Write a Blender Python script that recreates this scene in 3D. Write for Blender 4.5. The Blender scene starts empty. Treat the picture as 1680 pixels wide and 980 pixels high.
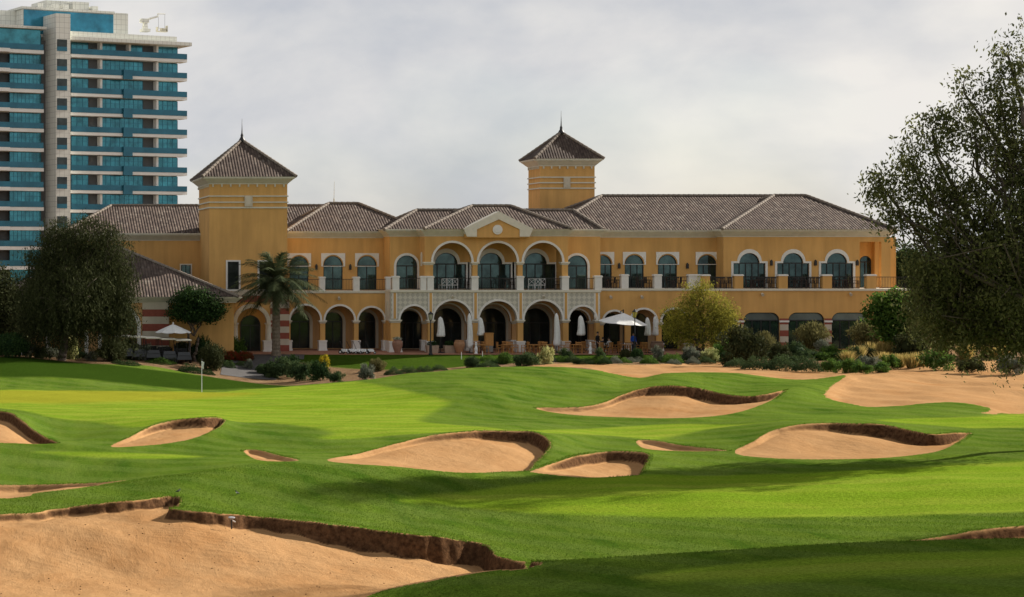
import bpy, math, random
import numpy as np
from mathutils import Vector, Matrix
from mathutils.geometry import tessellate_polygon

# ------------------------------------------------------------------ camera, sky, sun
F = 3040.0            # focal length in photo pixels (photo 1680 x 980)
HX, HY = 0.0, 415.0   # principal point of the (shifted) lens in photo pixels
ZC = 8.31             # eye height above the clubhouse terrace
sc = bpy.context.scene
col = sc.collection
cam = bpy.data.cameras.new("camera")
cam.sensor_width = 36.0
cam.lens = F / 1680 * 36.0
cam.shift_x = (840 - HX) / 1680
cam.shift_y = -(490 - HY) / 1680
cam.clip_start, cam.clip_end = 0.5, 8000
camo = bpy.data.objects.new("camera", cam)
camo.location = (0, 0, ZC)
camo.rotation_euler = (math.radians(90), 0, 0)
col.objects.link(camo)
sc.camera = camo

SUN_EL, SUN_AZ = math.radians(27), math.radians(68)   # azimuth clockwise from +Y
SUNV = Vector((math.sin(SUN_AZ) * math.cos(SUN_EL), math.cos(SUN_AZ) * math.cos(SUN_EL), math.sin(SUN_EL)))
sun = bpy.data.lights.new("sun", 'SUN')
sun.energy = 5.0
sun.angle = math.radians(0.6)
sun.color = (1.0, 0.93, 0.82)
suno = bpy.data.objects.new("sun", sun)
suno.rotation_euler = SUNV.to_track_quat('Z', 'Y').to_euler()
suno.location = (60, 40, 60)
col.objects.link(suno)

world = bpy.data.worlds.new("World")
sc.world = world
world.use_nodes = True
wn, wl = world.node_tree.nodes, world.node_tree.links
wn.clear()
def W(t, **kw):
    n = wn.new(t)
    for k, v in kw.items(): setattr(n, k, v)
    return n
out = W('ShaderNodeOutputWorld'); bg = W('ShaderNodeBackground'); bg.inputs[1].default_value = 0.063
sky = W('ShaderNodeTexSky', sky_type='NISHITA', sun_disc=False, sun_elevation=SUN_EL, sun_rotation=SUN_AZ)
tc = W('ShaderNodeTexCoord')
mp = W('ShaderNodeMapping'); mp.inputs['Scale'].default_value = (1, 1, 1.7); mp.inputs['Location'].default_value = (1.3, 0.4, 0.2)
wl.new(tc.outputs['Generated'], mp.inputs[0])
n1 = W('ShaderNodeTexNoise'); n1.inputs['Scale'].default_value = 7.5; n1.inputs['Detail'].default_value = 8; n1.inputs['Roughness'].default_value = 0.52; n1.inputs['Distortion'].default_value = 0.2
wl.new(mp.outputs[0], n1.inputs['Vector'])
n2 = W('ShaderNodeTexNoise'); n2.inputs['Scale'].default_value = 3.1; n2.inputs['Detail'].default_value = 3
wl.new(mp.outputs[0], n2.inputs['Vector'])
r1 = W('ShaderNodeValToRGB')     # cloud tone
r1.color_ramp.elements[0].position = 0.33; r1.color_ramp.elements[0].color = (4.45, 4.7, 5.2, 1)
r1.color_ramp.elements[1].position = 0.66; r1.color_ramp.elements[1].color = (7.5, 7.25, 6.9, 1)
wl.new(n1.outputs[0], r1.inputs[0])
r2 = W('ShaderNodeValToRGB')     # cloud cover
r2.color_ramp.elements[0].position = 0.30; r2.color_ramp.elements[0].color = (0.55, 0.55, 0.55, 1)
r2.color_ramp.elements[1].position = 0.48; r2.color_ramp.elements[1].color = (1, 1, 1, 1)
wl.new(n2.outputs[0], r2.inputs[0])
# sky dimmed overhead, shaped to deepen the shadows on the ground
sx = W('ShaderNodeSeparateXYZ'); wl.new(tc.outputs['Generated'], sx.inputs[0])
mr = W('ShaderNodeMapRange', interpolation_type='SMOOTHSTEP'); mr.inputs[1].default_value = 0.10; mr.inputs[2].default_value = 0.6
mr.inputs[3].default_value = 1.0; mr.inputs[4].default_value = 0.7
wl.new(sx.outputs[2], mr.inputs[0])
# and raised slightly on the southern side (behind the viewer), added to light the facade
mr2 = W('ShaderNodeMapRange', interpolation_type='SMOOTHSTEP'); mr2.inputs[1].default_value = 0.55; mr2.inputs[2].default_value = -0.8
mr2.inputs[3].default_value = 1.0; mr2.inputs[4].default_value = 1.05
wl.new(sx.outputs[1], mr2.inputs[0])
mm = W('ShaderNodeMath', operation='MULTIPLY'); wl.new(mr.outputs[0], mm.inputs[0]); wl.new(mr2.outputs[0], mm.inputs[1])
vm = W('ShaderNodeVectorMath', operation='SCALE'); wl.new(r1.outputs[0], vm.inputs[0]); wl.new(mm.outputs[0], vm.inputs['Scale'])
mx = W('ShaderNodeMixRGB'); wl.new(r2.outputs[0], mx.inputs[0]); wl.new(sky.outputs[0], mx.inputs[1]); wl.new(vm.outputs[0], mx.inputs[2])
wl.new(mx.outputs[0], bg.inputs[0]); wl.new(bg.outputs[0], out.inputs[0])

sc.view_settings.view_transform = 'Standard'
sc.view_settings.look = 'None'
sc.view_settings.exposure = 0.87
sc.view_settings.gamma = 1.0
sc.view_settings.use_curve_mapping = False
sc.render.engine = 'CYCLES'
sc.cycles.max_bounces = 6
sc.cycles.transparent_max_bounces = 8

rng = np.random.default_rng(7)
random.seed(7)

# ------------------------------------------------------------------ helpers
def X(px, Y): return (px - HX) * Y / F
def Z(py, Y): return ZC + (HY - py) * Y / F
def lerp(a, b, t): return a + (b - a) * t

def tag(o, label=None, cat=None, group=None, kind=None):
    if label: o['label'] = label
    if cat: o['category'] = cat
    if group: o['group'] = group
    if kind: o['kind'] = kind
    return o
def empty(name, loc=(0, 0, 0), rz=0.0, label=None, cat=None, group=None):
    o = bpy.data.objects.new(name, None)
    o.empty_display_size = 0.3
    o.location = loc; o.rotation_euler = (0, 0, rz)
    col.objects.link(o)
    return tag(o, label, cat, group)
def link(name, me, m=None, parent=None, loc=None):
    if m is not None:
        for q in (m if isinstance(m, (list, tuple)) else [m]): me.materials.append(q)
    o = bpy.data.objects.new(name, me)
    col.objects.link(o)
    if parent is not None: o.parent = parent
    if loc is not None: o.location = loc
    return o
def copy_tree(o, parent=None):
    c = o.copy(); col.objects.link(c)
    if parent is not None: c.parent = parent
    for ch in list(o.children): copy_tree(ch, c)
    return c

class MB:
    """collects shapes and links them as one mesh"""
    def __init__(s): s.v = []; s.f = []; s.uv = []; s.mi = []; s.cur = 0
    def add(s, vs, fs, uvs=None):
        b = len(s.v); s.v += [tuple(p) for p in vs]
        for i, f in enumerate(fs):
            s.f.append([b + k for k in f]); s.mi.append(s.cur)
            s.uv.append(uvs[i] if uvs else [(0, 0)] * len(f))
        return s
    def box(s, x0, x1, y0, y1, z0, z1):
        return s.add([(x0,y0,z0),(x1,y0,z0),(x1,y1,z0),(x0,y1,z0),(x0,y0,z1),(x1,y0,z1),(x1,y1,z1),(x0,y1,z1)],
                     [(0,3,2,1),(4,5,6,7),(0,1,5,4),(1,2,6,5),(2,3,7,6),(3,0,4,7)])
    def frustum(s, b, zb, t, zt):
        (x0,x1,y0,y1), (a0,a1,c0,c1) = b, t
        return s.add([(x0,y0,zb),(x1,y0,zb),(x1,y1,zb),(x0,y1,zb),(a0,c0,zt),(a1,c0,zt),(a1,c1,zt),(a0,c1,zt)],
                     [(0,3,2,1),(4,5,6,7),(0,1,5,4),(1,2,6,5),(2,3,7,6),(3,0,4,7)])
    def panel(s, loops, y0, y1):
        """plate in the xz plane from y0 (front) to y1; loops[0] outline, the others holes"""
        tris = tessellate_polygon([[Vector((p[0], p[1], 0)) for p in l] for l in loops])
        pts = [p for l in loops for p in l]; n = len(pts)
        vs = [(p[0], y0, p[1]) for p in pts] + [(p[0], y1, p[1]) for p in pts]
        fs = []
        for a, b, c in tris:
            A, B, C = pts[a], pts[b], pts[c]
            ar = (B[0]-A[0])*(C[1]-A[1]) - (B[1]-A[1])*(C[0]-A[0])
            if ar < 0: b, c = c, b
            fs += [(a, b, c), (n+c, n+b, n+a)]
        k = 0
        for li, l in enumerate(loops):
            ar = sum(l[i][0]*l[(i+1)%len(l)][1]-l[(i+1)%len(l)][0]*l[i][1] for i in range(len(l)))
            for i in range(len(l)):
                i0, i1 = k+i, k+(i+1) % len(l)
                ccw = (ar > 0) == (li == 0)
                fs.append((i1, i0, n+i0, n+i1) if ccw else (i0, i1, n+i1, n+i0))
            k += len(l)
        return s.add(vs, fs)
    def tube(s, p0, p1, r0, r1=None, n=8, caps=True):
        r1 = r0 if r1 is None else r1
        a, b = Vector(p0), Vector(p1); d = (b - a)
        if d.length < 1e-6: return s
        q = d.to_track_quat('Z', 'Y')
        vs = []
        for c, r in ((a, r0), (b, r1)):
            for i in range(n):
                t = 2*math.pi*i/n
                vs.append(c + q @ Vector((r*math.cos(t), r*math.sin(t), 0)))
        fs = [(i, (i+1) % n, n+(i+1) % n, n+i) for i in range(n)]
        if caps: fs += [tuple(range(n-1, -1, -1)), tuple(range(n, 2*n))]
        return s.add(vs, fs)
    def path(s, pts, rads, n=8):
        for i in range(len(pts)-1): s.tube(pts[i], pts[i+1], rads[i], rads[i+1], n, caps=True)
        return s
    def lathe(s, c, prof, n=16):
        vs = []
        for r, z in prof:
            for i in range(n):
                t = 2*math.pi*i/n
                vs.append((c[0]+r*math.cos(t), c[1]+r*math.sin(t), c[2]+z))
        fs = []
        for k in range(len(prof)-1):
            for i in range(n):
                j = (i+1) % n
                fs.append((k*n+i, k*n+j, (k+1)*n+j, (k+1)*n+i))
        fs += [tuple(range(n-1, -1, -1)), tuple(range((len(prof)-1)*n, len(prof)*n))]
        return s.add(vs, fs)
    def sph(s, c, r, n=10, m=6):
        rx, ry, rz = r if hasattr(r, '__len__') else (r, r, r)
        prof = [(math.sin(math.pi*k/m), -math.cos(math.pi*k/m)) for k in range(m+1)]
        vs = []; 
        for a, b in prof:
            for i in range(n):
                t = 2*math.pi*i/n
                vs.append((c[0]+rx*a*math.cos(t), c[1]+ry*a*math.sin(t), c[2]+rz*b))
        fs = [(k*n+i, k*n+(i+1) % n, (k+1)*n+(i+1) % n, (k+1)*n+i) for k in range(m) for i in range(n)]
        return s.add(vs, fs)
    def mesh(s, name, smooth=False):
        me = bpy.data.meshes.new(name)
        me.from_pydata(s.v, [], s.f)
        uvl = me.uv_layers.new(name="UVMap")
        flat = [c for u in s.uv for p in u for c in p]
        if len(flat) == 2*len(me.loops): uvl.data.foreach_set("uv", flat)
        me.polygons.foreach_set("material_index", s.mi)
        if smooth: me.polygons.foreach_set("use_smooth", [True]*len(me.polygons))
        me.update()
        return me
    def build(s, name, m, parent=None, smooth=False, loc=None):
        return link(name, s.mesh(name, smooth), m, parent, loc)

# ------------------------------------------------------------------ materials
def mat(name, color, rough=0.7, metal=0.0, spec=0.3, noise=None, bump=None, trans=0.0):
    """noise=(scale, amount) mottles the colour; bump=(scale, strength)"""
    m = bpy.data.materials.new(name); m.use_nodes = True
    nt = m.node_tree; N, L = nt.nodes, nt.links
    p = N['Principled BSDF']
    p.inputs['Base Color'].default_value = (*color, 1)
    p.inputs['Roughness'].default_value = rough
    p.inputs['Metallic'].default_value = metal
    p.inputs['Specular IOR Level'].default_value = spec
    t = N.new('ShaderNodeTexCoord')
    if noise:
        a = N.new('ShaderNodeTexNoise'); a.inputs['Scale'].default_value = noise[0]; a.inputs['Detail'].default_value = 6; a.inputs['Roughness'].default_value = 0.65
        L.new(t.outputs['Object'], a.inputs['Vector'])
        r = N.new('ShaderNodeMapRange'); r.inputs[1].default_value = 0.3; r.inputs[2].default_value = 0.7
        r.inputs[3].default_value = 1-noise[1]; r.inputs[4].default_value = 1+noise[1]
        L.new(a.outputs[0], r.inputs[0])
        v = N.new('ShaderNodeVectorMath'); v.operation = 'SCALE'; v.inputs[0].default_value = color
        L.new(r.outputs[0], v.inputs['Scale']); L.new(v.outputs[0], p.inputs['Base Color'])
    if bump:
        a = N.new('ShaderNodeTexNoise'); a.inputs['Scale'].default_value = bump[0]; a.inputs['Detail'].default_value = 4
        L.new(t.outputs['Object'], a.inputs['Vector'])
        b = N.new('ShaderNodeBump'); b.inputs['Strength'].default_value = bump[1]; b.inputs['Distance'].default_value = 0.05
        L.new(a.outputs[0], b.inputs['Height']); L.new(b.outputs[0], p.inputs['Normal'])
    return m

def stucco(name, color):
    """render with faint streaks, mottling"""
    m = mat(name, color, 0.85, spec=0.15)
    N, L = m.node_tree.nodes, m.node_tree.links; p = N['Principled BSDF']
    t = N.new('ShaderNodeTexCoord')
    mp = N.new('ShaderNodeMapping'); mp.inputs['Scale'].default_value = (1.3, 1.3, 0.16); L.new(t.outputs['Object'], mp.inputs[0])
    a = N.new('ShaderNodeTexNoise'); a.inputs['Scale'].default_value = 1.6; a.inputs['Detail'].default_value = 7; L.new(mp.outputs[0], a.inputs['Vector'])
    b = N.new('ShaderNodeTexNoise'); b.inputs['Scale'].default_value = 0.35; b.inputs['Detail'].default_value = 5; L.new(t.outputs['Object'], b.inputs['Vector'])
    ad = N.new('ShaderNodeMath'); ad.operation = 'ADD'; L.new(a.outputs[0], ad.inputs[0]); L.new(b.outputs[0], ad.inputs[1])
    r = N.new('ShaderNodeMapRange'); r.inputs[1].default_value = 0.7; r.inputs[2].default_value = 1.3; r.inputs[3].default_value = 0.82; r.inputs[4].default_value = 1.1
    L.new(ad.outputs[0], r.inputs[0])
    v = N.new('ShaderNodeVectorMath'); v.operation = 'SCALE'; v.inputs[0].default_value = color
    L.new(r.outputs[0], v.inputs['Scale']); L.new(v.outputs[0], p.inputs['Base Color'])
    return m

def tile_mat():
    m = mat("roof_tiles", (0.2, 0.13, 0.1), 0.85, spec=0.15)
    N, L = m.node_tree.nodes, m.node_tree.links; p = N['Principled BSDF']
    uv = N.new('ShaderNodeUVMap'); uv.uv_map = "UVMap"
    sep = N.new('ShaderNodeSeparateXYZ'); L.new(uv.outputs[0], sep.inputs[0])
    def M(op, a, b=None, c=None):
        n = N.new('ShaderNodeMath'); n.operation = op
        for i, q in enumerate((a, b, c)):
            if q is None: continue
            if isinstance(q, (int, float)): n.inputs[i].default_value = q
            else: L.new(q, n.inputs[i])
        return n.outputs[0]
    cu = M('DIVIDE', sep.outputs[0], 0.24); cv = M('DIVIDE', sep.outputs[1], 0.38)
    fu, fv = M('FLOOR', cu), M('FLOOR', cv)
    cb = N.new('ShaderNodeCombineXYZ'); L.new(fu, cb.inputs[0]); L.new(fv, cb.inputs[1])
    wn_ = N.new('ShaderNodeTexWhiteNoise'); L.new(cb.outputs[0], wn_.inputs['Vector'])
    ramp = N.new('ShaderNodeValToRGB'); e = ramp.color_ramp.elements
    e[0].position = 0.0; e[0].color = (0.060, 0.043, 0.036, 1)
    e[1].position = 1.0; e[1].color = (0.155, 0.128, 0.108, 1)
    for pos, c in ((0.35, (0.085, 0.061, 0.051, 1)), (0.65, (0.100, 0.073, 0.060, 1)), (0.85, (0.12, 0.09, 0.072, 1))):
        k = e.new(pos); k.color = c
    L.new(wn_.outputs[0], ramp.inputs[0])
    big = N.new('ShaderNodeTexNoise'); big.inputs['Scale'].default_value = 0.5; big.inputs['Detail'].default_value = 4; L.new(uv.outputs[0], big.inputs['Vector'])
    rr = N.new('ShaderNodeMapRange'); rr.inputs[1].default_value = .3; rr.inputs[2].default_value = .7; rr.inputs[3].default_value = .8; rr.inputs[4].default_value = 1.15; L.new(big.outputs[0], rr.inputs[0])
    v = N.new('ShaderNodeVectorMath'); v.operation = 'SCALE'; L.new(ramp.outputs[0], v.inputs[0]); L.new(rr.outputs[0], v.inputs['Scale'])
    L.new(v.outputs[0], p.inputs['Base Color'])
    # barrel profile across, overlapping rows down
    wu = M('ABSOLUTE', M('SINE', M('MULTIPLY', cu, math.pi)))
    frv = M('FRACT', cv)
    h = M('ADD', M('MULTIPLY', wu, 0.11), M('MULTIPLY', frv, -0.05))
    b = N.new('ShaderNodeBump'); b.inputs['Strength'].default_value = 1.0; b.inputs['Distance'].default_value = 1.0
    L.new(h, b.inputs['Height']); L.new(b.outputs[0], p.inputs['Normal'])
    return m

def leaf_mat(name, c0, c1, trans=0.3):
    m = bpy.data.materials.new(name); m.use_nodes = True
    N, L = m.node_tree.nodes, m.node_tree.links
    p = N['Principled BSDF']; o = N['Material Output']
    at = N.new('ShaderNodeAttribute'); at.attribute_name = "tint"
    mx = N.new('ShaderNodeMixRGB'); mx.inputs[1].default_value = (*c0, 1); mx.inputs[2].default_value = (*c1, 1)
    L.new(at.outputs['Fac'], mx.inputs[0]); L.new(mx.outputs[0], p.inputs['Base Color'])
    p.inputs['Roughness'].default_value = 0.8; p.inputs['Specular IOR Level'].default_value = 0.04
    t = N.new('ShaderNodeBsdfTranslucent'); L.new(mx.outputs[0], t.inputs[0])
    s = N.new('ShaderNodeMixShader'); s.inputs[0].default_value = trans
    L.new(p.outputs[0], s.inputs[1]); L.new(t.outputs[0], s.inputs[2]); L.new(s.outputs[0], o.inputs[0])
    return m

ORANGE = stucco("ochre_render", (0.63, 0.362, 0.125))
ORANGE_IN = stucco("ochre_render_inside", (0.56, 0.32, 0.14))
BEIGE = stucco("beige_render", (0.56, 0.50, 0.40))
WHITE = mat("white_render", (0.72, 0.70, 0.66), 0.75, noise=(3, 0.07))
CREAM = mat("cream_stone", (0.66, 0.62, 0.52), 0.75, noise=(2.5, 0.08))
CORN = mat("cornice_stone", (0.60, 0.57, 0.47), 0.75, noise=(1.6, 0.10))
REDB = mat("red_band", (0.27, 0.075, 0.05), 0.8, noise=(4, 0.15))
TILES = tile_mat()
CAPS = mat("ridge_tile", (0.20, 0.165, 0.135), 0.85, noise=(6, 0.3))
DARKM = mat("dark_metal", (0.025, 0.025, 0.026), 0.45, noise=(8, 0.1))
GLASS = mat("window_glass", (0.045, 0.078, 0.072), 0.07, metal=0.7, spec=0.6, noise=(0.8, 0.6))
GLASSD = mat("door_glass", (0.030, 0.038, 0.036), 0.1, metal=0.4, spec=0.5, noise=(0.7, 0.6))
WOODC = mat("teak_wood", (0.42, 0.20, 0.06), 0.6, noise=(9, 0.25))
WOODD = mat("dark_wood", (0.07, 0.042, 0.03), 0.6, noise=(9, 0.25))
WICKER = mat("dark_wicker", (0.035, 0.028, 0.025), 0.7, noise=(30, 0.3))
WHITEM = mat("white_paint", (0.78, 0.78, 0.78), 0.4, noise=(5, 0.05))
CANVAS = mat("white_canvas", (0.74, 0.74, 0.73), 0.85, noise=(5, 0.08))
TERRA = mat("terracotta", (0.30, 0.16, 0.11), 0.75, noise=(4, 0.2))
BRICKP = mat("brick_paving", (0.34, 0.17, 0.11), 0.85, noise=(3, 0.25))
ASPH = mat("grey_path", (0.08, 0.075, 0.074), 0.95, noise=(2.5, 0.15), bump=(30, 0.3))
BARK = mat("bark", (0.10, 0.078, 0.06), 0.9, noise=(4, 0.35), bump=(12, 0.6))
BLACK = mat("black_rubber", (0.015, 0.015, 0.015), 0.6, noise=(5, 0.1))
SKIN = mat("skin", (0.40, 0.24, 0.17), 0.6, noise=(8, 0.05))
# ------------------------------------------------------------------ the ground
def pchip(xk, yk, x):
    """monotone cubic; xk (n,), yk (n, ...) -> (len(x), ...)"""
    xk = np.asarray(xk, float); yk = np.asarray(yk, float)
    h = np.diff(xk); sh = (-1,) + (1,)*(yk.ndim-1)
    d = np.diff(yk, axis=0) / h.reshape(sh)
    m = np.zeros_like(yk)
    w1 = (2*h[1:]+h[:-1]).reshape(sh); w2 = (h[1:]+2*h[:-1]).reshape(sh)
    with np.errstate(divide='ignore', invalid='ignore'):
        hm = (w1+w2)/(w1/d[:-1]+w2/d[1:])
    m[1:-1] = np.where(d[:-1]*d[1:] > 0, hm, 0)
    m[1:-1] = np.nan_to_num(m[1:-1]); m[0] = d[0]; m[-1] = d[-1]
    x = np.clip(x, xk[0], xk[-1])
    i = np.clip(np.searchsorted(xk, x, side='right')-1, 0, len(xk)-2)
    t = ((x-xk[i])/h[i]).reshape(sh); hh = h[i].reshape(sh)
    return ((1+2*t)*(1-t)**2*yk[i] + t*(1-t)**2*hh*m[i] + t*t*(3-2*t)*yk[i+1] + t*t*(t-1)*hh*m[i+1])

# rows of the land from near to far: distance, then (photo column, photo row or height) pairs
ROWS = [
 (10, 'z', [(0, .9), (1000, 1.3), (1700, 1.8)]),
 (30, 'z', [(-400, .9), (0, .9), (600, .8), (1000, 1.6), (1680, 2.2)]),
 (40, 'p', [(-400, 975), (0, 980), (200, 983), (400, 988), (600, 980), (700, 955), (800, 936), (1000, 918), (1200, 905), (1400, 893), (1680, 885), (2200, 878)]),
 (44, 'z', [(-400, .78), (0, .76), (400, .72), (600, .66), (800, .55), (1000, .6), (1680, .9), (2200, 1.0)]),
 (49, 'p', [(-400, 862), (0, 860), (200, 850), (300, 846), (400, 855), (500, 864), (600, 876), (700, 888), (800, 902), (900, 898), (1000, 890), (1200, 882), (1400, 873), (1680, 862), (2200, 850)]),
 (53, 'p', [(-400, 838), (0, 838), (200, 825), (300, 820), (400, 830), (600, 846), (800, 860), (1000, 859), (1200, 855), (1400, 848), (1680, 838), (2200, 830)]),
 (57, 'p', [(-400, 818), (0, 818), (120, 803), (200, 800), (300, 790), (400, 790), (600, 797), (800, 814), (1000, 812), (1200, 808), (1400, 803), (1680, 795), (2200, 790)]),
 (62, 'p', [(-400, 800), (0, 801), (130, 797), (200, 787), (300, 774), (400, 763), (500, 758), (600, 759), (700, 766), (800, 772), (900, 778), (1000, 780), (1200, 780), (1400, 775), (1680, 766), (2200, 760)]),
 (66, 'p', [(-400, 775), (0, 775), (200, 763), (400, 752), (600, 746), (800, 746), (900, 756), (1000, 762), (1200, 756), (1400, 749), (1680, 742), (2200, 736)]),
 (72, 'p', [(-400, 732), (0, 734), (200, 735), (400, 732), (600, 722), (720, 713), (800, 711), (900, 719), (1000, 735), (1100, 735), (1200, 722), (1300, 704), (1400, 703), (1500, 712), (1600, 717), (1680, 713), (2200, 705)]),
 (79, 'p', [(-400, 692), (0, 694), (100, 718), (200, 702), (330, 691), (400, 703), (600, 697), (800, 698), (1000, 705), (1200, 697), (1300, 687), (1400, 687), (1500, 692), (1680, 692), (2200, 690)]),
 (87, 'p', [(-400, 672), (0, 674), (200, 679), (400, 680), (600, 680), (800, 685), (1000, 686), (1200, 674), (1400, 670), (1560, 668), (1680, 680), (2200, 676)]),
 (97, 'p', [(-400, 656), (0, 658), (200, 658), (400, 660), (600, 658), (800, 645), (900, 652), (1000, 648), (1100, 636), (1200, 648), (1300, 638), (1400, 650), (1560, 647), (1680, 650), (2200, 648)]),
 (112, 'p', [(-400, 641), (0, 641), (200, 641), (330, 643), (450, 635), (560, 628), (700, 611), (800, 605), (900, 602), (960, 605), (1050, 619), (1100, 613), (1200, 612), (1300, 621), (1385, 618), (1480, 622), (1560, 624), (1680, 624), (2200, 622)]),
 (120, 'p', [(-400, 630), (0, 632), (200, 636), (330, 645), (450, 650), (600, 640), (700, 630), (800, 622), (900, 613), (1000, 613), (1100, 611), (1200, 611), (1400, 612), (1560, 612), (1680, 612), (2200, 610)]),
 (130, 'p', [(-400, 606), (0, 606), (200, 616), (330, 628), (450, 638), (600, 622), (700, 614), (800, 608), (1000, 603), (1200, 603), (1400, 603), (1560, 598), (1680, 598), (2200, 596)]),
 (140, 'p', [(-400, 584), (0, 585), (100, 592), (200, 598), (330, 614), (450, 627), (500, 623), (600, 612), (700, 606), (800, 602), (1000, 595), (1200, 595), (1400, 588), (1560, 584), (1680, 582), (2200, 580)]),
 (147, 'p', [(-400, 582), (0, 583), (200, 588), (330, 595), (450, 603), (600, 596), (800, 590), (1000, 585), (1200, 584), (1680, 580), (2200, 580)]),
 (151.5, 'z', [(-400, -.05), (2200, -.05)]),
 (400, 'z', [(-400, -.06), (2200, -.06)]),
 (6000, 'z', [(-400, -.06), (2200, -.06)]),
]
YK = np.array([r[0] for r in ROWS], float)
def row_z(r, u):
    pts = r[2]
    v = pchip([p[0] for p in pts], [p[1] for p in pts], u)
    return v if r[1] == 'z' else ZC + (HY - v) * r[0] / F
def hill(a, b, k):    # sines of several directions: soft undulation of mown ground
    return (np.sin(a*.61+b*.23+k)+np.sin(a*.29-b*.47+2*k)+.6*np.sin(a*1.3+b*.7+3*k)+.4*np.sin(-a*1.9+b*1.1+5*k))/3
def base_z(u, Yv):
    """u (n,), Yv (m,) -> z (m, n)"""
    zk = np.stack([row_z(r, u) for r in ROWS])
    z = pchip(YK, zk, Yv)
    x = u[None, :]*Yv[:, None]/F
    amp = np.clip((Yv-42)/10, 0, 1)*np.clip((140-Yv)/20, 0, 1)
    return z + (amp*0.10)[:, None]*hill(x, Yv[:, None], 1.3)

_Yd = np.concatenate([np.arange(30, 90, .05), np.arange(90, 160, .1)])
_cache = {}
def hit(u, py, ymin=30, ymax=160):
    """the first ground point at a photo position beyond ymin: (x, Y, z)"""
    k = round(u, 1)
    if k not in _cache: _cache[k] = base_z(np.array([float(u)]), _Yd)[:, 0]
    z = _cache[k]; p = HY + F*(ZC-z)/_Yd
    ok = (_Yd >= ymin) & (_Yd <= ymax)
    i = np.where(ok & (p <= py))[0]
    i = i[0] if len(i) else np.where(ok)[0][-1]
    return (u*_Yd[i]/F, _Yd[i], float(z[i]))
def ground_at(x, Y):
    return float(base_z(np.array([x*F/Y]), np.array([Y]))[0, 0])

def smooth_loop(pts, n=6, corner=()):
    """closed Catmull-Rom through pts (any number of columns); corners stay sharp"""
    P = np.array(pts, float); m = len(P); o = []
    for i in range(m):
        a, b, c, d = P[i-1], P[i], P[(i+1) % m], P[(i+2) % m]
        m0 = 0*b if i in corner else (c-a)/2
        m1 = 0*b if (i+1) % m in corner else (d-b)/2
        for k in range(n):
            t = k/n
            o.append((2*t**3-3*t*t+1)*b+(t**3-2*t*t+t)*m0+(-2*t**3+3*t*t)*c+(t**3-t*t)*m1)
    return np.array(o)

# bunkers: photo outline (column, row, height of the turf lip), distance limits
BUNK = [
 ("fore", [(-500,850,.16),(0,846,.2),(80,839,.22),(150,831,.26),(220,824,.3),(285,817,.34),(297,821,.34),(296,832,.1),(277,838,.30),(330,843,.32),(380,848,.36),(440,853,.4),(500,860,.46),(570,870,.52),(640,880,.58),(720,889,.62),(790,899,.62),(806,908,.6),(818,919,.5),(850,924,.35),(890,926,.1),(860,934,0),(840,936,0),(800,938,0),(700,955,0),(620,972,0),(590,990,0),(560,1020,0),(-500,1080,0)], 36, 56, (5,6,7,8,17,18)),
 ("low", [(-400,797,.3),(0,799,.3),(80,798,.3),(150,795,.25),(215,788,.1),(130,801,0),(60,809,0),(0,818,0),(-400,830,0)], 56, 66, (4,)),
 ("near_left", [(-150,665,.5),(0,679,.6),(30,690,.65),(52,708,.65),(75,722,.6),(98,731,.4),(60,729,0),(0,727,0),(-150,722,0)], 70, 84, (5,)),
 ("left", [(182,733,0),(215,718,.2),(250,702,.4),(290,693,.5),(330,690,.6),(360,691,.65),(369,697,.5),(352,708,.35),(320,719,.05),(280,727,0),(230,732,0)], 70, 84, ()),
 ("tiny", [(400,741,.15),(425,741,.22),(452,748,.22),(490,757,.12),(440,757,0),(415,752,0)], 60, 71, ()),
 ("main", [(538,757,.0),(590,746,.2),(640,733,.25),(700,719,.32),(760,712,.42),(820,710,.55),(868,713,.65),(896,724,.7),(903,737,.65),(893,752,.5),(868,776,.35),(760,776,0),(660,767,0)], 60.5, 73, (10,)),
 ("small", [(868,778,.0),(905,767,.3),(950,753,.45),(995,746,.5),(1040,746,.55),(1064,751,.55),(1062,764,.5),(1050,783,.35),(960,784,0)], 60.5, 73, (0,7)),
 ("crescent", [(878,671,.15),(930,671,.3),(980,666,.3),(1020,651,.4),(1060,640,.6),(1100,637,.7),(1150,643,.8),(1195,653,.8),(1240,654,.7),(1292,641,.35),(1260,660,.05),(1200,679,0),(1120,686,0),(1020,685,0),(930,680,0)], 82, 110, (9,)),
 ("right", [(1205,744,.05),(1235,727,.2),(1260,712,.25),(1300,701,.3),(1350,698,.42),(1400,700,.6),(1450,703,.7),(1490,712,.75),(1530,719,.75),(1570,714,.5),(1594,713,.3),(1570,728,.15),(1530,743,.05),(1440,752,0),(1340,754,0),(1250,751,0)], 62.5, 80, (10,)),
 ("sliver", [(1046,724,.15),(1080,726,.25),(1120,733,.25),(1200,742,.15),(1140,741,0),(1080,739,0),(1052,734,0)], 62, 78, (3,)),
 ("right_edge", [(1440,897,.1),(1530,887,.3),(1610,875,.4),(1680,868,.45),(2000,845,.45),(2000,910,0),(1680,900,0),(1560,902,0)], 41.5, 52, ()),
]
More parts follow.
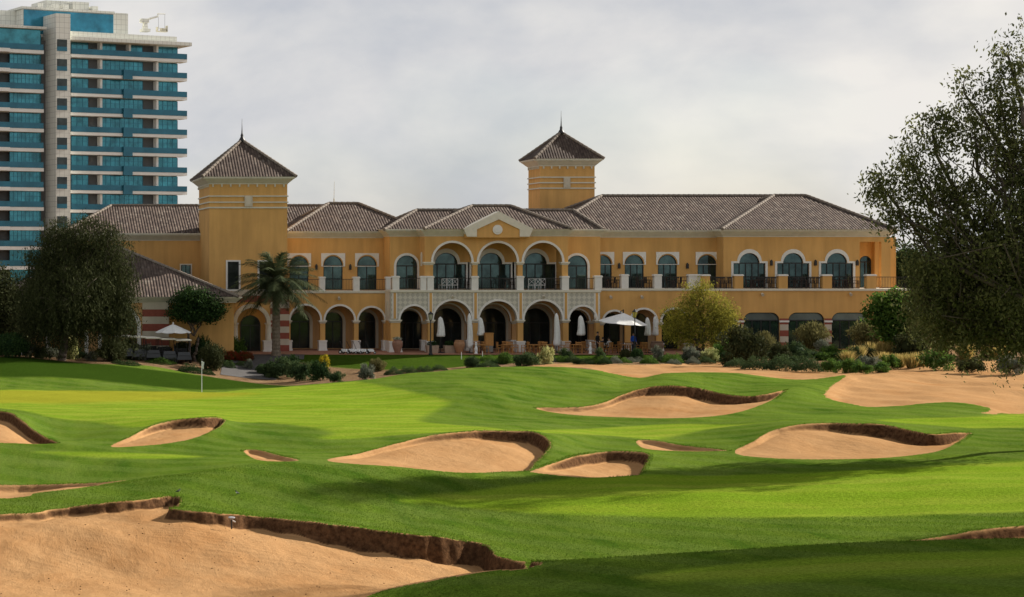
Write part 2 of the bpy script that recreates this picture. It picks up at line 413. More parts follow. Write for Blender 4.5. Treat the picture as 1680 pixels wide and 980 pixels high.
# the sandy waste at the back right (no lip)
WASTE = [(870,600),(960,596),(1050,599),(1180,594),(1250,600),(1350,604),(1420,600),(1500,596),(1600,592),(1700,588),(2300,570),(2300,690),(1700,678),(1612,681),(1626,671),(1560,660),(1440,668),(1392,662),(1362,655),(1353,648),(1365,633),(1388,616),(1340,622),(1290,622),(1200,612),(1100,612),(1050,620),(1000,612),(960,604),(905,602)]
def ground_loop(pts, y0, y1, corner=(), n=6):
    L = smooth_loop(pts, n, corner)
    g = np.array([hit(p[0], p[1], y0, y1)[:2] for p in L])
    lip = L[:, 2] if L.shape[1] > 2 else np.zeros(len(L))
    return g, np.maximum(lip, 0)
def sdist(px, py, loop, lip=None, chunk=20000):
    """signed distance (inside +) to a ground polygon and the lip value at the nearest edge"""
    A = loop; B = np.roll(loop, -1, 0); d = B-A; dd = (d**2).sum(1)+1e-12
    la = lip if lip is not None else np.zeros(len(A)); lb = np.roll(la, -1)
    S = np.empty(len(px)); Lp = np.empty(len(px))
    for s in range(0, len(px), chunk):
        x, y = px[s:s+chunk, None], py[s:s+chunk, None]
        t = np.clip(((x-A[:, 0])*d[:, 0]+(y-A[:, 1])*d[:, 1])/dd, 0, 1)
        q = (x-A[:, 0]-t*d[:, 0])**2+(y-A[:, 1]-t*d[:, 1])**2
        j = q.argmin(1); ar = np.arange(len(j))
        D = np.sqrt(q[ar, j]); w_ = np.sqrt(dd)/(q+.03)**1.6
        c = ((A[:, 1] > y) != (B[:, 1] > y)) & (x < d[:, 0]*(y-A[:, 1])/np.where(d[:, 1] == 0, 1e-12, d[:, 1])+A[:, 0])
        ins = c.sum(1) % 2 == 1
        S[s:s+chunk] = np.where(ins, D, -D); Lp[s:s+chunk] = (w_*(la*(1-t)+lb*t)).sum(1)/w_.sum(1)
    return S, Lp
def sstep(a, b, x):
    t = np.clip((x-a)/(b-a), 0, 1); return t*t*(3-2*t)

ug = np.concatenate([np.linspace(-9000, -600, 15)[:-1], np.linspace(-600, -20, 30)[:-1], np.linspace(-20, 1700, 861), np.linspace(1700, 2300, 31)[1:], np.linspace(2300, 11000, 16)[1:]])
yg = np.concatenate([np.linspace(10, 37, 40)[:-1], np.arange(37, 41, .11), np.arange(41, 53.5, .045), np.arange(53.5, 60, .11), np.arange(60, 79, .08), np.arange(79, 102, .11), np.arange(102, 115, .22), np.arange(115, 152, .45), np.linspace(152, 200, 16), np.geomspace(215, 6000, 16)])
zg = base_z(ug, yg)
xg = ug[None, :]*yg[:, None]/F
NX, NY = len(ug), len(yg)
gx, gy = xg.ravel(), np.repeat(yg, NX)
gz = zg.ravel().copy()
def region(loop, marg=3):
    lo, hi = loop.min(0)-marg, loop.max(0)+marg
    return np.where((gx > lo[0]) & (gx < hi[0]) & (gy > lo[1]) & (gy < hi[1]))[0]
sand_id = np.full(len(gx), -1)
sand_sd = np.full(len(gx), -9.0)
LIPS = []
jag = .035*(np.sin(gx*7.1+gy*3.3)+np.sin(gx*13.7-gy*9.1)+.8*np.sin(gx*29+gy*17))
for bi, (nm, pts, y0, y1, cor) in enumerate(BUNK):
    g, lip = ground_loop(pts, y0, y1, cor)
    lip = lip*(.85 if nm == 'fore' else .54)
    LIPS.append((g, lip))
    I = region(g)
    S, Lp = sdist(gx[I], gy[I], g, lip)
    wob = (.045*np.sin(gx[I]*2.3+gy[I]*1.1+bi)+.04*np.sin(gx[I]*5.3-gy[I]*2.1)+.028*np.sin(gx[I]*11.7+gy[I]*4.0))
    S = S + wob*np.clip(Lp/.25, 0, 1)*(.9 if nm == 'fore' else .35)*np.exp(-(S/.6)**2)
    Lp = Lp*(1+(1 if nm == 'fore' else .4)*np.exp(-(S/.45)**2)*(.15*np.sin(gx[I]*1.7+gy[I]*.6)*np.sin(gx[I]*.7+2)+.08*np.sin(gx[I]*6.1)))
    reach = 5.0 if nm == 'fore' else 2.6
    dep = Lp*sstep(0, .20 if nm == 'fore' else .27, S)*(1-.55*sstep(.4, reach, S)) + .12*sstep(.3, 2.5, S)*(nm != 'fore')
    roll = (Lp*(.22 if nm == 'fore' else .38))*np.exp(-(np.clip(-S, 0, 9)/1.0)**2)      # turf swells up to the lip
    gz[I] += np.where(S < 0, roll, roll*(1-sstep(0, .27, S))) - dep*(S > 0)
    gz[I] += np.where(S > .25, .018*hill(gx[I]*5, gy[I]*4, bi)+(.075 if nm == 'fore' else .03)*hill(gx[I]*1.7, gy[I]*1.2, bi+2)+(.03 if nm == 'fore' else 0)*hill(gx[I]*3.1+gy[I], gy[I]*2.3, bi+5), 0)*np.clip(S, 0, 1)
    if nm == 'fore':      # rake furrows in patches
        ph = gx[I]*.55+gy[I]*.85+.6*np.sin(gx[I]*.5)+.3*np.sin(gy[I]*.9)
        gz[I] += .004*np.sin(2*np.pi*ph/.26)*np.clip(hill(gx[I]*.9, gy[I]*.9, 7)*1.6+.2, 0, 1)*sstep(.5, 1.2, S)
    S = S + .15*jag[I]*np.clip(Lp/.2, .1, 1)
    up = S > sand_sd[I]
    sand_sd[I] = np.where(up, S, sand_sd[I]); sand_id[I] = np.where(up, bi, sand_id[I])
g, lip = ground_loop(WASTE, 84, 141, (), 4)
I = region(g); S, _ = sdist(gx[I], gy[I], g)
S = S + jag[I]
up = S > sand_sd[I]
sand_sd[I] = np.where(up, S, sand_sd[I]); sand_id[I] = np.where(up, 90, sand_id[I])
gz[I] += np.clip(S, 0, 1)*.10*hill(gx[I]*1.6, gy[I]*.8, 4) - .08*sstep(0, .8, S)

# mown areas: R fairway, G tired yellowish green, B planting bed earth, alpha painted shade
mow_shade = np.zeros((len(gx), 4)); 
def paint(ch, pts, y0, y1, w=.4, val=1.0, corner=()):
    g, _ = ground_loop(pts, y0, y1, corner, 5)
    I = region(g, 2); S, _ = sdist(gx[I], gy[I], g)
    mow_shade[I, ch] = np.maximum(mow_shade[I, ch], val*sstep(-w, w, S))
    return g
paint(0, [(660,822),(720,812),(780,806),(850,796),(930,787),(1060,782),(1250,779),(1450,770),(1680,757),(2100,745),(2100,825),(1680,840),(1400,848),(1150,849),(950,845),(800,837),(720,828)], 50, 66)
paint(0, [(62,742),(140,742),(260,745),(330,750),(240,753),(140,750)], 64, 74)
paint(0, [(-300,640),(0,640),(330,643),(560,628),(590,627),(660,640),(735,658),(720,672),(690,690),(740,697),(800,701),(830,707),(760,709),(690,715),(600,724),(530,720),(545,712),(520,703),(440,694),(400,694),(350,688),(280,689),(235,703),(160,693),(90,686),(0,670),(-300,655)], 73, 113)
paint(0, [(830,707),(960,704),(1100,696),(1210,697),(1290,690),(1180,702),(1110,715),(1070,722),(1000,715),(900,711)], 70, 84)
paint(0, [(1440,690),(1530,686),(1600,684),(1690,678),(2000,670),(2000,705),(1680,702),(1600,703),(1560,700)], 72, 92)
paint(0, [(1040,948),(1180,928),(1400,912),(1690,903),(2000,900),(2000,945),(1690,942),(1400,948),(1200,956)], 35, 41.5, .3, .8)
paint(1, [(-300,640),(0,641),(200,642),(340,644),(420,646),(330,654),(180,660),(60,662),(-300,660)], 90, 113, 1.2)
paint(3, [(-400,575),(0,585),(150,596),(300,613),(420,628),(480,634),(430,637),(330,640),(230,632),(120,621),(0,619),(-400,618)], 119, 145, .8, 1.0)  # cloud shade over the left slope, put into the turf colour
paint(2, [(-500,575),(0,586),(70,590),(150,597),(240,600),(330,616),(420,629),(480,633),(560,629),(640,622),(760,606),(880,603),(960,597),(1100,600),(1300,606),(1500,601),(1700,596),(2300,590),(2300,560),(1200,570),(300,574),(-500,570)], 119, 156, .35)
paint(2, [(-9000,560),(-2000,572),(-2000,540),(-9000,520)], 119, 158, .35)
mow_shade[gy > 150.5, 2] = 1.0
gz[gy > 152.5] -= .25        # out of sight below the paving
mow_shade[(sand_id == 90) & (sand_sd > -.6) & (gy > 118), 2] = 1
# lawn in front of the terrace, left slope: turf again inside the beds
gl, _ = ground_loop([(468,584),(500,580),(560,579),(800,577),(1000,577),(1200,577),(1200,586),(1060,590),(960,592),(860,594),(780,600),(720,605),(620,607),(560,604),(510,598),(480,592)], 138, 153, (), 5)
I = region(gl, 2); S, _ = sdist(gx[I], gy[I], gl)
lawn = sstep(-.3, .3, S)
mow_shade[I, 2] *= 1-lawn; mow_shade[I, 0] = np.maximum(mow_shade[I, 0], .1*lawn); mow_shade[I, 3] = np.maximum(mow_shade[I, 3], .8*lawn)  # alpha: clubhouse shade on the lawn, put into its colour
mow_shade[:, 2] = np.where(sand_sd > .0, 0, mow_shade[:, 2])

# faces, split between turf and each bunker
idx = np.arange(NX*NY).reshape(NY, NX)
quads = np.stack([idx[:-1, :-1], idx[:-1, 1:], idx[1:, 1:], idx[1:, :-1]], -1).reshape(-1, 4)
fs = sand_sd[quads].mean(1)
fid = np.where(fs > 0, sand_id[quads[:, 0]], -1)
mxs = sand_sd[quads].argmax(1)
fid = np.where(fs > 0, sand_id[quads[np.arange(len(quads)), mxs]], -1)
# smooth normals of the whole sheet
G3 = np.stack([gx, gy, gz], -1).reshape(NY, NX, 3)
du = np.gradient(G3, axis=1); dv = np.gradient(G3, axis=0)
NRM = np.cross(du, dv).reshape(-1, 3); NRM /= np.linalg.norm(NRM, axis=1)[:, None]
def sheet(name, faces, m, attr=None, lip=False):
    used, inv = np.unique(faces, return_inverse=True)
    inv = inv.reshape(-1, 4)
    me = bpy.data.meshes.new(name)
    me.vertices.add(len(used)); me.loops.add(inv.size); me.polygons.add(len(inv))
    me.vertices.foreach_set("co", np.stack([gx[used], gy[used], gz[used]], -1).astype(np.float32).ravel())
    me.loops.foreach_set("vertex_index", inv.astype(np.int32).ravel())
    me.polygons.foreach_set("loop_start", np.arange(0, inv.size, 4, dtype=np.int32))
    me.polygons.foreach_set("use_smooth", np.ones(len(inv), bool))
    if attr is not None:
        a = me.color_attributes.new("mow_shade", 'FLOAT_COLOR', 'POINT')
        a.data.foreach_set("color", attr[used].astype(np.float32).ravel())
    me.update(calc_edges=True); me.validate()
    me.normals_split_custom_set_from_vertices([tuple(n) for n in NRM[used]])
    return link(name, me, m)

def grass_mat():
    m = bpy.data.materials.new("mown_grass"); m.use_nodes = True
    N, L = m.node_tree.nodes, m.node_tree.links; p = N['Principled BSDF']
    at = N.new('ShaderNodeAttribute'); at.attribute_name = "mow_shade"
    se = N.new('ShaderNodeSeparateColor'); L.new(at.outputs['Color'], se.inputs[0])
    t = N.new('ShaderNodeTexCoord')
    def noise(scale, det=5, stretch=None, rough=.6):
        n = N.new('ShaderNodeTexNoise'); n.inputs['Scale'].default_value = scale; n.inputs['Detail'].default_value = det; n.inputs['Roughness'].default_value = rough
        src = t.outputs['Object']
        if stretch:
            k = N.new('ShaderNodeMapping'); k.inputs['Scale'].default_value = stretch[:3]; k.inputs['Rotation'].default_value = (0, 0, stretch[3]); L.new(src, k.inputs[0]); src = k.outputs[0]
        L.new(src, n.inputs['Vector']); return n.outputs[0]
    def mixc(f, a, b):
        x = N.new('ShaderNodeMixRGB')
        for i, q in ((0, f), (1, a), (2, b)):
            if isinstance(q, tuple): x.inputs[i].default_value = (*q, 1)
            elif isinstance(q, float): x.inputs[i].default_value = q
            else: L.new(q, x.inputs[i])
        return x.outputs[0]
    def rng_(v, a, b, c=0.0, d=1.0):
        x = N.new('ShaderNodeMapRange'); x.inputs[1].default_value = a; x.inputs[2].default_value = b; x.inputs[3].default_value = c; x.inputs[4].default_value = d; L.new(v, x.inputs[0]); return x.outputs[0]
    # rough: long mowing swirls; fairway: soft pale bands
    sw = rng_(noise(.55, 6, (1.0, .22, 1, .35)), .36, .64)
    sw2 = rng_(noise(1.7, 5, (1.0, .16, 1, -.45)), .38, .62)
    ro = mixc(sw, (.047, .098, .010), (.102, .165, .018))
    ro = mixc(rng_(sw2, 0, 1, 0, .45), ro, (.115, .158, .022))
    fb = rng_(noise(.32, 4, (.12, 1.0, 1, .08)), .36, .64)
    fw = mixc(fb, (.155, .240, .016), (.215, .278, .032))
    fw = mixc(rng_(noise(.9, 6), .45, .75, 0, .5), fw, (.22, .25, .03))
    wv = N.new('ShaderNodeTexWave'); wv.wave_type = 'BANDS'; wv.bands_direction = 'Y'; wv.inputs['Scale'].default_value = .16; wv.inputs['Distortion'].default_value = 2.2; wv.inputs['Detail'].default_value = 2; wv.inputs['Detail Scale'].default_value = .5
    L.new(t.outputs['Object'], wv.inputs[0])
    fw = mixc(rng_(wv.outputs[1], .35, .65, 0, .55), fw, (.132, .225, .014))
    wv2 = N.new('ShaderNodeTexWave'); wv2.bands_direction = 'DIAGONAL'; wv2.inputs['Scale'].default_value = .22; wv2.inputs['Distortion'].default_value = 6; wv2.inputs['Detail'].default_value = 3; wv2.inputs['Detail Scale'].default_value = .35
    L.new(t.outputs['Object'], wv2.inputs[0])
    ro = mixc(rng_(wv2.outputs[1], .4, .7, 0, .38), ro, (.120, .172, .034))
    ro = mixc(rng_(noise(.23, 4), .55, .72, 0, .5), ro, (.140, .185, .042))
    c = mixc(se.outputs[0], ro, fw)
    c = mixc(at.outputs['Alpha'], c, (.026, .052, .006))  # painted shade of cloud and clubhouse darkens the turf
    c = mixc(se.outputs[1], c, (.235, .245, .022))
    earth = mixc(rng_(noise(1.2, 6), .35, .65), (.13, .082, .045), (.24, .155, .09))
    c = mixc(se.outputs[2], c, earth)
    # blade-scale speckle
    sp = rng_(noise(14, 3, None, .8), .3, .7, .58, 1.42)
    sp2 = rng_(noise(55, 2, None, .8), .3, .7, .7, 1.3)
    mu = N.new('ShaderNodeMath'); mu.operation = 'MULTIPLY'; L.new(sp, mu.inputs[0]); L.new(sp2, mu.inputs[1])
    v = N.new('ShaderNodeVectorMath'); v.operation = 'SCALE'; L.new(c, v.inputs[0]); L.new(mu.outputs[0], v.inputs['Scale'])
    L.new(v.outputs[0], p.inputs['Base Color'])
    p.inputs['Roughness'].default_value = .9; p.inputs['Specular IOR Level'].default_value = 0.0
    
    b = N.new('ShaderNodeBump'); b.inputs['Strength'].default_value = .8; b.inputs['Distance'].default_value = .05
    hb = N.new('ShaderNodeMath'); hb.operation = 'ADD'; L.new(noise(22, 4, None, .8), hb.inputs[0]); L.new(noise(5, 4), hb.inputs[1])
    L.new(hb.outputs[0], b.inputs['Height']); L.new(b.outputs[0], p.inputs['Normal'])
    return m
def sand_mat():
    m = bpy.data.materials.new("bunker_sand"); m.use_nodes = True
    N, L = m.node_tree.nodes, m.node_tree.links; p = N['Principled BSDF']
    t = N.new('ShaderNodeTexCoord')
    def noise(scale, det=5, st=None):
        n = N.new('ShaderNodeTexNoise'); n.inputs['Scale'].default_value = scale; n.inputs['Detail'].default_value = det; n.inputs['Roughness'].default_value = .65
        src = t.outputs['Object']
        if st:
            k = N.new('ShaderNodeMapping'); k.inputs['Scale'].default_value = st[:3]; k.inputs['Rotation'].default_value = (0, 0, st[3]); L.new(src, k.inputs[0]); src = k.outputs[0]
        L.new(src, n.inputs['Vector']); return n.outputs[0]
    r = N.new('ShaderNodeValToRGB'); e = r.color_ramp.elements
    e[0].position = .3; e[0].color = (.325, .175, .075, 1); e[1].position = .7; e[1].color = (.435, .26, .125, 1)
    ad = N.new('ShaderNodeMath'); ad.operation = 'MULTIPLY_ADD'; ad.inputs[1].default_value = .5
    L.new(noise(9, 6), ad.inputs[0])
    hm = N.new('ShaderNodeMath'); hm.operation = 'MULTIPLY'; hm.inputs[1].default_value = .5; L.new(noise(.8, 5, (1, .4, 1, .5)), hm.inputs[0]); L.new(hm.outputs[0], ad.inputs[2])
    L.new(ad.outputs[0], r.inputs[0])
    # steep faces: shade under the lip, painted in as a dark earthy brown
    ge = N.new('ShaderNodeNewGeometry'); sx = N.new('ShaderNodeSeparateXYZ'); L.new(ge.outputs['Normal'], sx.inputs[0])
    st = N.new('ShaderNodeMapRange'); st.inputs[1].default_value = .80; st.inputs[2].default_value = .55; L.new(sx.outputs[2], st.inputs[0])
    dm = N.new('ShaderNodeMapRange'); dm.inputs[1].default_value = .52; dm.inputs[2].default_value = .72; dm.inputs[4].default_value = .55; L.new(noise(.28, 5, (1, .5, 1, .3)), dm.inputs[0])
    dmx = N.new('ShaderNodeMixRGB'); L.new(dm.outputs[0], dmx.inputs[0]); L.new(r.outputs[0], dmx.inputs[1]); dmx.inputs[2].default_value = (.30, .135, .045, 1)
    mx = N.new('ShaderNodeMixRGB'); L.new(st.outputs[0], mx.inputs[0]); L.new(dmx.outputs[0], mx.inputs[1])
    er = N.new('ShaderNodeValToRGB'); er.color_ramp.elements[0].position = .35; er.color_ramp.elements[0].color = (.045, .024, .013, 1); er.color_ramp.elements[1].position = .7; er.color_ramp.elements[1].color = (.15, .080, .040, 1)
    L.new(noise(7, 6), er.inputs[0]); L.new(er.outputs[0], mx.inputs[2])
    L.new(mx.outputs[0], p.inputs['Base Color']); p.inputs['Roughness'].default_value = 1.0; p.inputs['Specular IOR Level'].default_value = 0.0
    b = N.new('ShaderNodeBump'); b.inputs['Strength'].default_value = .7; b.inputs['Distance'].default_value = .06
    h2 = N.new('ShaderNodeMath'); h2.operation = 'MULTIPLY_ADD'; h2.inputs[1].default_value = .6; L.new(noise(26, 4), h2.inputs[0]); L.new(noise(4, 5, (1, .3, 1, .9)), h2.inputs[2])
    wv = N.new('ShaderNodeTexWave'); wv.bands_direction = 'DIAGONAL'; wv.inputs['Scale'].default_value = .9; wv.inputs['Distortion'].default_value = 9; wv.inputs['Detail'].default_value = 2; wv.inputs['Detail Scale'].default_value = .12
    L.new(t.outputs['Object'], wv.inputs[0])
    h3 = N.new('ShaderNodeMath'); h3.operation = 'MULTIPLY_ADD'; h3.inputs[1].default_value = .10; L.new(wv.outputs[1], h3.inputs[0]); L.new(h2.outputs[0], h3.inputs[2])
    L.new(h3.outputs[0], b.inputs['Height']); L.new(b.outputs[0], p.inputs['Normal'])
    return m
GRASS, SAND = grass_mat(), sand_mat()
tag(sheet("ground", quads[fid == -1], GRASS, mow_shade), kind='structure')
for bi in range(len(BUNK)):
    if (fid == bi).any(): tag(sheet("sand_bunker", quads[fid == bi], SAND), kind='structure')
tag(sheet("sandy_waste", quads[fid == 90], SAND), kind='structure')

# ragged turf fringe along the lips, one mass of blades
def blades_mesh(P, h, wdt, lean):
    n = len(P); a = rng.uniform(0, 2*np.pi, n)
    dx, dy = np.cos(a)*wdt, np.sin(a)*wdt
    l = lean
    v = np.empty((n, 3, 3))
    v[:, 0] = P+np.stack([dx, dy, 0*dx], -1); v[:, 1] = P-np.stack([dx, dy, 0*dx], -1)
    v[:, 2] = P+np.stack([l[:, 0], l[:, 1], h], -1)
    me = bpy.data.meshes.new("turf_fringe")
    me.vertices.add(3*n); me.loops.add(3*n); me.polygons.add(n)
    me.vertices.foreach_set("co", v.astype(np.float32).ravel())
    me.loops.foreach_set("vertex_index", np.arange(3*n, dtype=np.int32))
    me.polygons.foreach_set("loop_start", np.arange(0, 3*n, 3, dtype=np.int32))
    at = me.attributes.new("tint", 'FLOAT', 'POINT'); at.data.foreach_set("value", np.repeat(rng.random(n), 3).astype(np.float32))
    me.update(calc_edges=True); me.validate()
    return me
PP = []; LL = []
for (g, lip) in LIPS:
    for i in range(len(g)):
        a, b = g[i], g[(i+1) % len(g)]; L_ = np.linalg.norm(b-a)
        if L_ < 1e-6 or max(lip[i], lip[(i+1) % len(g)]) < .08: continue
        nrm = np.array([(b-a)[1], -(b-a)[0]])/L_
        k = int(L_*130)
        t = rng.random(k); q = a+(b-a)*t[:, None]
        off = rng.uniform(-.02, .16, k)
        PP.append((q, off, nrm))
allq = np.concatenate([p[0] for p in PP]); 
offs = np.concatenate([p[1] for p in PP]); nn = np.concatenate([np.repeat(p[2][None], len(p[0]), 0) for p in PP])
# outward side is where the sand distance is negative: try both
def nearest_z(x, y):
    u = x*F/y
    iu = np.clip(np.searchsorted(ug, u), 1, NX-1); iu -= (u-ug[iu-1] < ug[iu]-u)
    iy = np.clip(np.searchsorted(yg, y), 1, NY-1); iy -= (y-yg[iy-1] < yg[iy]-y)
    k = iy*NX+iu
    return gz[k], sand_sd[k]
z1, s1 = nearest_z(allq[:, 0]+nn[:, 0]*.25, allq[:, 1]+nn[:, 1]*.25)
sgn = np.where(s1 < 0, 1, -1)[:, None]
pos = allq+nn*sgn*offs[:, None]
zz, ss = nearest_z(pos[:, 0]+nn[:, 0]*sgn[:, 0]*.08, pos[:, 1]+nn[:, 1]*sgn[:, 0]*.08)
keep = ss < .02
pos, zz, out_ = pos[keep], zz[keep], (nn*sgn)[keep]
hh = rng.uniform(-.05, .07, len(pos))
FRINGE = leaf_mat("fringe_grass", (.046, .095, .008), (.108, .165, .016), .45)
fr = link("turf_fringe", blades_mesh(np.column_stack([pos, zz-.01]), hh, rng.uniform(.008, .02, len(pos)), -out_*rng.uniform(.0, .09, (len(pos), 1))+rng.normal(0, .02, (len(pos), 2))), FRINGE)
tag(fr, 'ragged grass blades fringing the bunker lips', 'grass', kind='stuff')

# longer blades of the nearest rough
k_ = 260000
bu = rng.uniform(-60, 1740, k_); by = 37+24*rng.random(k_)**.8
bx = bu*by/F
iu = np.clip(np.searchsorted(ug, bu), 1, NX-1); iu -= (bu-ug[iu-1] < ug[iu]-bu)
iy = np.clip(np.searchsorted(yg, by), 1, NY-1); iy -= (by-yg[iy-1] < yg[iy]-by)
kk_ = iy*NX+iu
ok_ = (sand_sd[kk_] < -.08) & (mow_shade[kk_, 0] < .4)
P_ = np.column_stack([gx[kk_], gy[kk_], gz[kk_]-.012])[ok_]
P_[:, :2] += rng.uniform(-.05, .05, (len(P_), 2))
nb = len(P_)
tag(link("rough_grass", blades_mesh(P_, rng.uniform(.015, .05, nb), rng.uniform(.006, .014, nb), rng.normal(0, .02, (nb, 2))), FRINGE), 'short rough grass blades on the nearest mounds', 'grass', kind='stuff')
# clods and pebbles lying in the nearest bunker
k_ = 2600; bu = rng.uniform(-60, 850, k_); by = rng.uniform(38, 51, k_)
iu = np.clip(np.searchsorted(ug, bu), 0, NX-1); iy = np.clip(np.searchsorted(yg, by), 0, NY-1); kk_ = iy*NX+iu
ok_ = (sand_id[kk_] == 0) & (sand_sd[kk_] > .3)
cb_ = MB()
for q in kk_[ok_][:420]:
    r_ = .005+.013*random.random()**3
    cb_.sph((gx[q], gy[q], gz[q]+r_*.3), (r_*1.3, r_, r_*.8), 5, 3)
tag(cb_.build("sand_clods", SAND, smooth=True), 'small clods and pebbles scattered over the bunker sand', 'pebbles', kind='stuff')

# grey path and the brick terrace in front of the clubhouse
def flat_patch(name, pts, y0, y1, m, dz):
    L = smooth_loop(pts, 5)
    loop = [hit(p[0], p[1], y0, y1) for p in L]
    tri = tessellate_polygon([[Vector((q[0], q[1], 0)) for q in loop]])
    b = MB(); b.add([(q[0], q[1], q[2]+dz) for q in loop], [t for t in tri])
    o = b.build(name, m)
    return tag(o, kind='structure')
pm = MB()
cols_ = np.linspace(368, 500, 24)
for (c0, c1) in zip(cols_[:-1], cols_[1:]):
    for k in range(8):
        ya, yb = 141.5+k*1.31, 141.5+(k+1)*1.31
        def sh(c, y): 
            t = (c-368)/132; s_ = (y-141.5)/10.5
            cc = c + 16*(1-s_)*-0.4
            x = cc*y/F
            return (x, y, ground_at(x, y)+.03)
        if (c1 > 462 and ya < 148.5) : continue
        pm.add([sh(c0, ya), sh(c1, ya), sh(c1, yb), sh(c0, yb)], [(0, 1, 2, 3)])
tag(pm.build("path", ASPH), kind='structure')
tb = MB(); tb.box(X(330,152), X(1500,152), 152, 175, -.35, 0.0)
tag(tb.build("terrace_paving", BRICKP), kind='structure')
# ------------------------------------------------------------------ the clubhouse
def arch_pts(cx, r, zs, zb, n=18, ry=None):
    ry = ry or r
    return [(cx+r, zb)] + [(cx+r*math.cos(math.pi*i/n), zs+ry*math.sin(math.pi*i/n)) for i in range(n+1)] + [(cx-r, zb)]
def key_pts(cx, w, r, zs, zb, n=18):
    return [(cx+w, zb), (cx+w, zs)] + [(cx+r*math.cos(math.pi*i/n), zs+r*math.sin(math.pi*i/n)) for i in range(n+1)] + [(cx-w, zs), (cx-w, zb)]
def rbox_pts(x0, x1, zb, zt, r, n=8):
    p = [(x1, zb)]
    p += [(x1-r+r*math.cos(a), zt-r+r*math.sin(a)) for a in [math.pi/2*i/n for i in range(n+1)]]
    p += [(x0+r+r*math.cos(a), zt-r+r*math.sin(a)) for a in [math.pi/2+math.pi/2*i/n for i in range(n+1)]]
    return p + [(x0, zb)]
def band(outer, inner, y0, y1):
    """U-shaped trim between two open paths that both run from bottom right to bottom left"""
    return MB().panel([list(outer)+list(inner)[::-1]], y0, y1)
def rect(x0, x1, z0, z1): return [(x0, z0), (x1, z0), (x1, z1), (x0, z1)]

CL = (X(816, 155), 155.0, 0.0)
club = empty("clubhouse", CL, 0, "long two-storey ochre clubhouse with brown tiled roofs, white arches and two square towers", "clubhouse")
OFF = (-CL[0], -CL[1], -CL[2])
def part(name, mb, m, parent=None, smooth=False):
    return mb.build(name, m, parent or club, smooth, loc=None if parent else OFF)

def window(shape, y, mulls=(), transom=None, glass=None, parent=None, fr=.075):
    """shape: list of points; inner frame by scaling about the centroid edges"""
    xs = [p[0] for p in shape]; zs = [p[1] for p in shape]
    x0, x1, z0, z1 = min(xs), max(xs), min(zs), max(zs)
    cx, cz = (x0+x1)/2, z0
    kx, kz = 1-2*fr/(x1-x0), 1-fr/(z1-z0)
    inner = [(cx+(p[0]-cx)*kx, cz+.03+(p[1]-cz)*kz) for p in shape]
    b = MB().panel([shape, inner], y, y+.12)
    if transom: b.box(x0+.04, x1-.04, y+.01, y+.11, transom-.05, transom+.05)
    for m_ in mulls:
        xx = lerp(x0, x1, m_); b.box(xx-.035, xx+.035, y+.015, y+.105, z0+.03, transom or z1-.05)
    w = part("window", b, DARKM, parent)
    p = MB().panel([[(cx+(q[0]-cx)*(kx+.01), cz+.02+(q[1]-cz)*(kz+.002)) for q in shape]], y+.07, y+.09).build("pane", glass or GLASS, w)
    return w

def arcade(Y, pxl, pxr, ztop, arches, spy, thick, m, colw=None, ped=None, trim=3.2, ends=(True, True), zb=0.0, capm=None, bare=False):
    """a wall on arches: arches = (centre px, outer radius px)"""
    s = Y/F; zs = Z(spy, Y)
    xl, xr = pxl*s, pxr*s
    out = [(xl, ztop), (xl, zs)]
    for cx, r in arches:
        ri = (r-trim)*s
        out += [(cx*s-ri*math.cos(math.pi*i/20), zs+ri*math.sin(math.pi*i/20)) for i in range(21)]
    out += [(xr, zs), (xr, ztop)]
    part("arcade_wall", MB().panel([out], Y, Y+thick), m)
    for cx, r in arches:
        part("arch_trim", band(arch_pts(cx*s, r*s, zs, zs), arch_pts(cx*s, (r-trim)*s+.003, zs, zs), Y-.07, Y+.04), WHITE)
    # supports
    edges = [pxl] + [v for cx, r in arches for v in (cx-r+trim, cx+r-trim)] + [pxr]
    for i in range(0, len(edges), 2):
        a, b = edges[i]*s, edges[i+1]*s
        if (i == 0 and not ends[0]) or (i == len(edges)-2 and not ends[1]): continue
        w = b-a; cxx = (a+b)/2; hw = min(w/2, colw/2 if colw and 0 < i < len(edges)-2 else w/2)
        c = part("column", MB().box(cxx-hw, cxx+hw, Y+.02, Y+thick-.02, zb, zs-.22), m)
        MB().frustum((cxx-hw-.01, cxx+hw+.01, Y, Y+thick), zs-.26, (cxx-hw-.10, cxx+hw+.10, Y-.10, Y+thick+.08), zs-.10).box(cxx-hw-.13, cxx+hw+.13, Y-.12, Y+thick+.1, zs-.10, zs).build("capital", capm or CREAM, c)
        if ped:
            pz = ped
            MB().box(cxx-hw-.12, cxx+hw+.12, Y-.12, Y+thick+.1, zb, zb+pz-.12).box(cxx-hw-.16, cxx+hw+.16, Y-.16, Y+thick+.13, zb+pz-.12, zb+pz).box(cxx-hw-.16, cxx+hw+.16, Y-.155, Y+thick+.13, zb+.001, zb+.14).build("pedestal", WHITE, c)

def wall(Y, x0, x1, z0, z1, holes=(), thick=.3, m=None):
    return part("wall", MB().panel([rect(x0, x1, z0, z1)]+[list(h) for h in holes], Y, Y+thick), m or ORANGE)
def block(x0, x1, y0, y1, z0, z1, m=None, name="wall"):
    return part(name, MB().box(x0, x1, y0, y1, z0, z1), m or ORANGE)
def cornice_mb(b, x0, x1, y0, y1, zb, zt, ov=.58):
    h = zt-zb
    b.box(x0-.06, x1+.06, y0-.06, y1+.06, zb, zb+.14*h)
    b.frustum((x0-.10, x1+.10, y0-.10, y1+.10), zb+.14*h, (x0-ov*.78, x1+ov*.78, y0-ov*.78, y1+ov*.78), zb+.70*h)
    b.box(x0-ov*.86, x1+ov*.86, y0-ov*.86, y1+ov*.86, zb+.70*h, zb+.82*h)
    b.box(x0-ov, x1+ov, y0-ov, y1+ov, zb+.82*h, zt)
    return b
